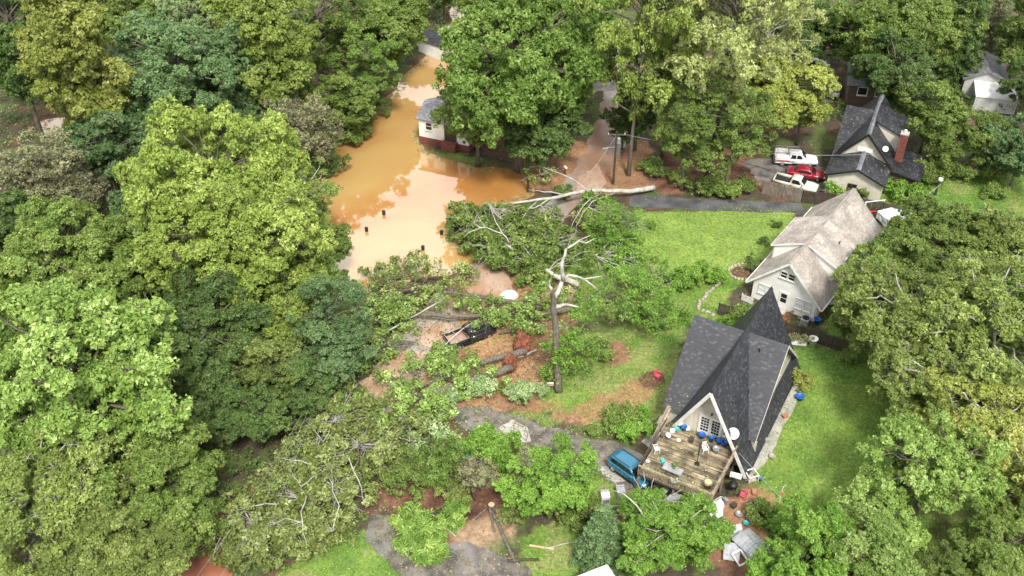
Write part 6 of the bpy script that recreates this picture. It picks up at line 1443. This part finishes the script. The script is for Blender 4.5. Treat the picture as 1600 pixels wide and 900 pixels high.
fallen('fallen_spruce_top', 'drooping green spruce top lying on the lower driveway', [(668, 880, .5), (655, 830, .9), (640, 790, 1.4)], .14, .05, [],
  [(660, 835, .8, 1.9, 2.6, .8, 1.3), (672, 862, .5, 1.5, 1.4, .5, 1.2), (640, 815, .7, 1.4, 1.6, .7, 1.1), (705, 800, .6, 1.4, 1.6, .8, .9)], 'lush', 'dark_bark', 17, 60, .55, cr=.5, bare=.05, narrow=.16, flat=.4)
fallen('bare_broken_branches', 'bleached bare branches sticking out of the rounded green tree before the deck', [(1010, 810, 7.0), (995, 790, 8.0), (975, 772, 8.6), (955, 765, 8.2)], .1, .02,
  [(.07, (995, 790, 3.0), (1000, 765, 4.4), (990, 745, 5.0)), (.06, (990, 785, 3.2), (970, 790, 3.4), (950, 792, 3.0)), (.06, (1000, 765, 4.4), (1008, 750, 5.0), (1005, 735, 5.2)), (.07, (1008, 808, 2.2), (990, 825, 3.4), (978, 835, 3.2)), (.05, (975, 772, 3.6), (960, 752, 4.2), (948, 748, 4.2)), (.06, (1010, 810, 2.0), (1040, 780, 5.4), (1065, 765, 6.0)), (.05, (1010, 805, 2.0), (1015, 770, 4.6), (1022, 748, 5.4)), (.05, (1040, 780, 5.4), (1075, 790, 5.6), (1085, 770, 6.2))], [], 'mid', 'pale_bark', 18, cat='broken branch')
fallen('dead_snag', 'thin dark dead snag leaning in the clearing among green brush', [(742, 782, 0), (732, 750, 1.8), (722, 720, 3.6), (714, 690, 5.4)], .13, .03,
  [(.06, (734, 755, 1.6), (715, 748, 2.6), (700, 742, 3.0)), (.04, (724, 725, 3.3), (736, 712, 4.2)), (.05, (728, 740, 2.4), (712, 738, 3.4), (705, 725, 4.0))], [], 'mid', 'dark_bark', 19, cat='dead tree')
for i, (a, b_, r_, m_, lab) in enumerate((((765, 795, .2), (805, 878, .2), .17, 'bark', 'long cut log running down the sawdust patch to the bottom'), ((792, 876, .15), (842, 874, .15), .13, 'dark_bark', 'short dark log lying crosswise at the foot of the long log'), ((740, 812, .15), (762, 792, .2), .1, 'bark', 'thin stick beside the sawdust heap'), ((765, 790, .3), (772, 830, .2), .12, 'bark', 'log left of the long cut log'), ((848, 857, .1), (925, 842, .1), .05, 'pale_bark', 'thin pale branch lying on the bottom grass'), ((690, 820, .1), (712, 838, .1), .06, 'pale_bark', 'short pale stick at the edge of the lower driveway'), ((838, 548, .3), (800, 562, .4), .12, 'pale_bark', 'pale split branch crossing the clay root plates'), ((840, 452, .2), (852, 436, .2), .08, 'redroot', 'reddish branch in the mud beside the dark fallen crown'), ((600, 520, 1.0), (690, 470, 1.6), .1, 'pale_bark', 'pale bare limb slanting up through leaves left of the pickup'), ((560, 470, .5), (700, 452, 1.4), .12, 'dark_bark', 'dark limb lying parallel to the fallen dark trunk at the flood edge'), ((640, 580, 1.0), (745, 500, 1.8), .07, 'pale_bark', 'long thin pale limb crossing in front of the pickup tail'), ((520, 560, .6), (640, 600, 1.2), .1, 'bark', 'limb at the left side of the beige puddle'), ((780, 520, .6), (880, 505, 1.2), .1, 'bark', 'limb between the pickup and the broken trunk'), ((905, 470, .2), (890, 455, .2), .07, 'dark_bark', 'dark short branch right of the broken trunk fork'), ((868, 428, 1.0), (905, 446, .6), .35, 'pale_bark', 'thick pale trunk section lying behind the broken trunk'))):
    q = MB(); A, B_ = P(*a), P(*b_); q.tube(limb_pts(A-A, B_-A, 0, 5, .04), [r_, r_*.95, r_*.9, r_*.85, r_*.8, r_*.7], 8); t = thing('log', lab, 'log', A, 0, 'logs and cut branches')
    q.build('bark_log', M[m_], t, True); q = MB(); d = (B_-A).normalized(); q.tube([-d*.02, d*.01], r_*.92, 10); q.build('cut_end', M['cutwood'], t)
q = MB(); q.bar((0, 0, 0), P(866, 858, .06)-P(827, 852, .06), .18, .06); o = tag(q.build('timber_board', M['cutwood'], None), 'pale sawn timber board on the bottom grass right of the logs', 'board'); o.location = P(827, 852, .06)
q = MB(); q.lathe([(.34, 0), (.3, .3), (.29, .4)], 12); q.build; t = thing('tree_stump', 'freshly cut pale stump in the sawdust beside the logs', 'stump', P(768, 793, 0), 0); q.build('stump', M['bark'], t); q = MB(); q.lathe([(.27, .4), (.27, .415)], 12); q.build('cut_face', M['cutwood'], t)

# drifting leaves and scum on the flood
fx, fy, fz_ = scatter_mask(1500, (fb > .25) & (fb < .75) & view, 77); rgd = np.random.default_rng(78); kk = len(fx)
cc = np.stack([fx, fy, np.full(kk, -.205)+.004*rgd.random(kk)], 1); aa = rgd.random((kk, 1))*6.283; ss = .12+.25*rgd.random((kk, 1))
dd = np.concatenate([np.cos(aa), np.sin(aa), 0*aa], 1)*ss; ee = np.concatenate([-np.sin(aa), np.cos(aa), 0*aa], 1)*ss*.5
tag(part('floating_debris', np_mesh('floating_debris', np.stack([cc-dd, cc+ee, cc+dd, cc-ee], 1).reshape(-1, 3), 4, rgd.random(kk)), L['brown']), kind='stuff')


# leaves blown onto the roofs
def roof_leaves(parent, quads, n, seed):
    r = np.random.default_rng(seed); V = []
    for A, B, Cc, D in quads:
        A, B, Cc, D = [np.array(x, float) for x in (A, B, Cc, D)]; nn = unit(np.cross(B-A, D-A)); nn = nn if nn[2] > 0 else -nn
        u = r.random((n, 1)); v = r.random((n, 1))**.7; p = (A*(1-u)+B*u)*(1-v)+(D*(1-u)+Cc*u)*v+nn*.06
        t = unit(np.cross(nn, r.normal(size=(n, 3)))); b_ = np.cross(nn, t); s_ = .08+.14*r.random((n, 1))
        V.append(np.stack([p-t*s_*.5, p+b_*s_*.35, p+t*s_*.5, p-b_*s_*.35], 1).reshape(-1, 3))
    V = np.concatenate(V); tag(part('blown_leaves', np_mesh('blown_leaves', V, 4, r.random(len(V)//4)), L['brown'], parent), kind='stuff')
roof_leaves(HA, [((-4.8, 4.2, 4.0), (-1.2, 4.2, 4.0), (-2.6, 2.6, 2.45), (-4.8, 2.6, 2.45))], 40, 1)
roof_leaves(HB, [((0, 0, 6.4), (0, 17, 6.4), (4.2, 17, 2.15), (4.2, 0, 2.15)), ((0, 0, 6.4), (0, 17, 6.4), (-4.2, 17, 2.15), (-4.2, 0, 2.15))], 60, 2)
roof_leaves(HC, [((-3.7, 7.2, 7.0), (0, 7.2, 7.0), (0, 1, 2.95), (-3.7, 1, 2.95)), ((0, -3.9, 4.45), (0, 1, 4.45), (3.5, 1, 2.95), (3.5, -3.9, 2.95))], 35, 3)
dl = MB(); rgl = random.Random(9)
V = []
for i in range(420):
    x, y = rgl.uniform(x0+.1, x1-.1), rgl.uniform(y0+.1, y1-.1) if rgl.random() < .6 else y0+.2+rgl.random()*1.2
    a_ = rgl.random()*6.28; s_ = rgl.uniform(.04, .12); V += [(x-math.cos(a_)*s_, y-math.sin(a_)*s_, dz+.03), (x-math.sin(a_)*s_*.5, y+math.cos(a_)*s_*.5, dz+.035), (x+math.cos(a_)*s_, y+math.sin(a_)*s_, dz+.03), (x+math.sin(a_)*s_*.5, y-math.cos(a_)*s_*.5, dz+.035)]
tag(part('blown_leaves', np_mesh('deck_leaves', np.array(V), 4, RNG.random(len(V)//4)), L['yellow'], DK), kind='stuff')
# more yard clutter by the deck and the clay patch
for i, (px, py, w_, d_, h_, m_, lab) in enumerate(((1128, 820, .5, .35, .4, 'plastic_white', 'white storage box left of the black bin on the clay patch'), (1146, 792, .5, .4, .35, 'darkfence', 'dark wooden crate just under the barbecue'), (1178, 772, .45, .35, .3, 'terracotta', 'terracotta box at the lawn edge right of the pink chair'), (1133, 786, .4, .3, .5, 'metal_grey', 'grey box between barbecue and white tarp'), (1196, 690, .6, .4, .35, 'stone', 'pale stone block on the patio strip under the roof eave'), (1226, 652, .5, .4, .3, 'terracotta', 'terracotta box on the patio strip near the rear eave'), (1080, 690, .45, .35, .4, 'darkfence', 'dark crate below the left glazed door on the deck'), (1035, 722, .5, .3, .25, 'plastic_teal', 'flat teal box on the left half of the deck'))):
    t = thing('storage_box', lab, 'box', P(px, py, ZD if py < 725 and px < 1100 else 0), i*.7)
    q = MB(); q.box((0, 0, h_/2), (w_, d_, h_)); q.build('body', M[m_], t, bevel=.02)
    q = MB(); q.box((.02, .0, h_+.02), (w_*1.06, d_*1.06, .04), rz=.08); q.build('lid', M[m_], t, bevel=.01)
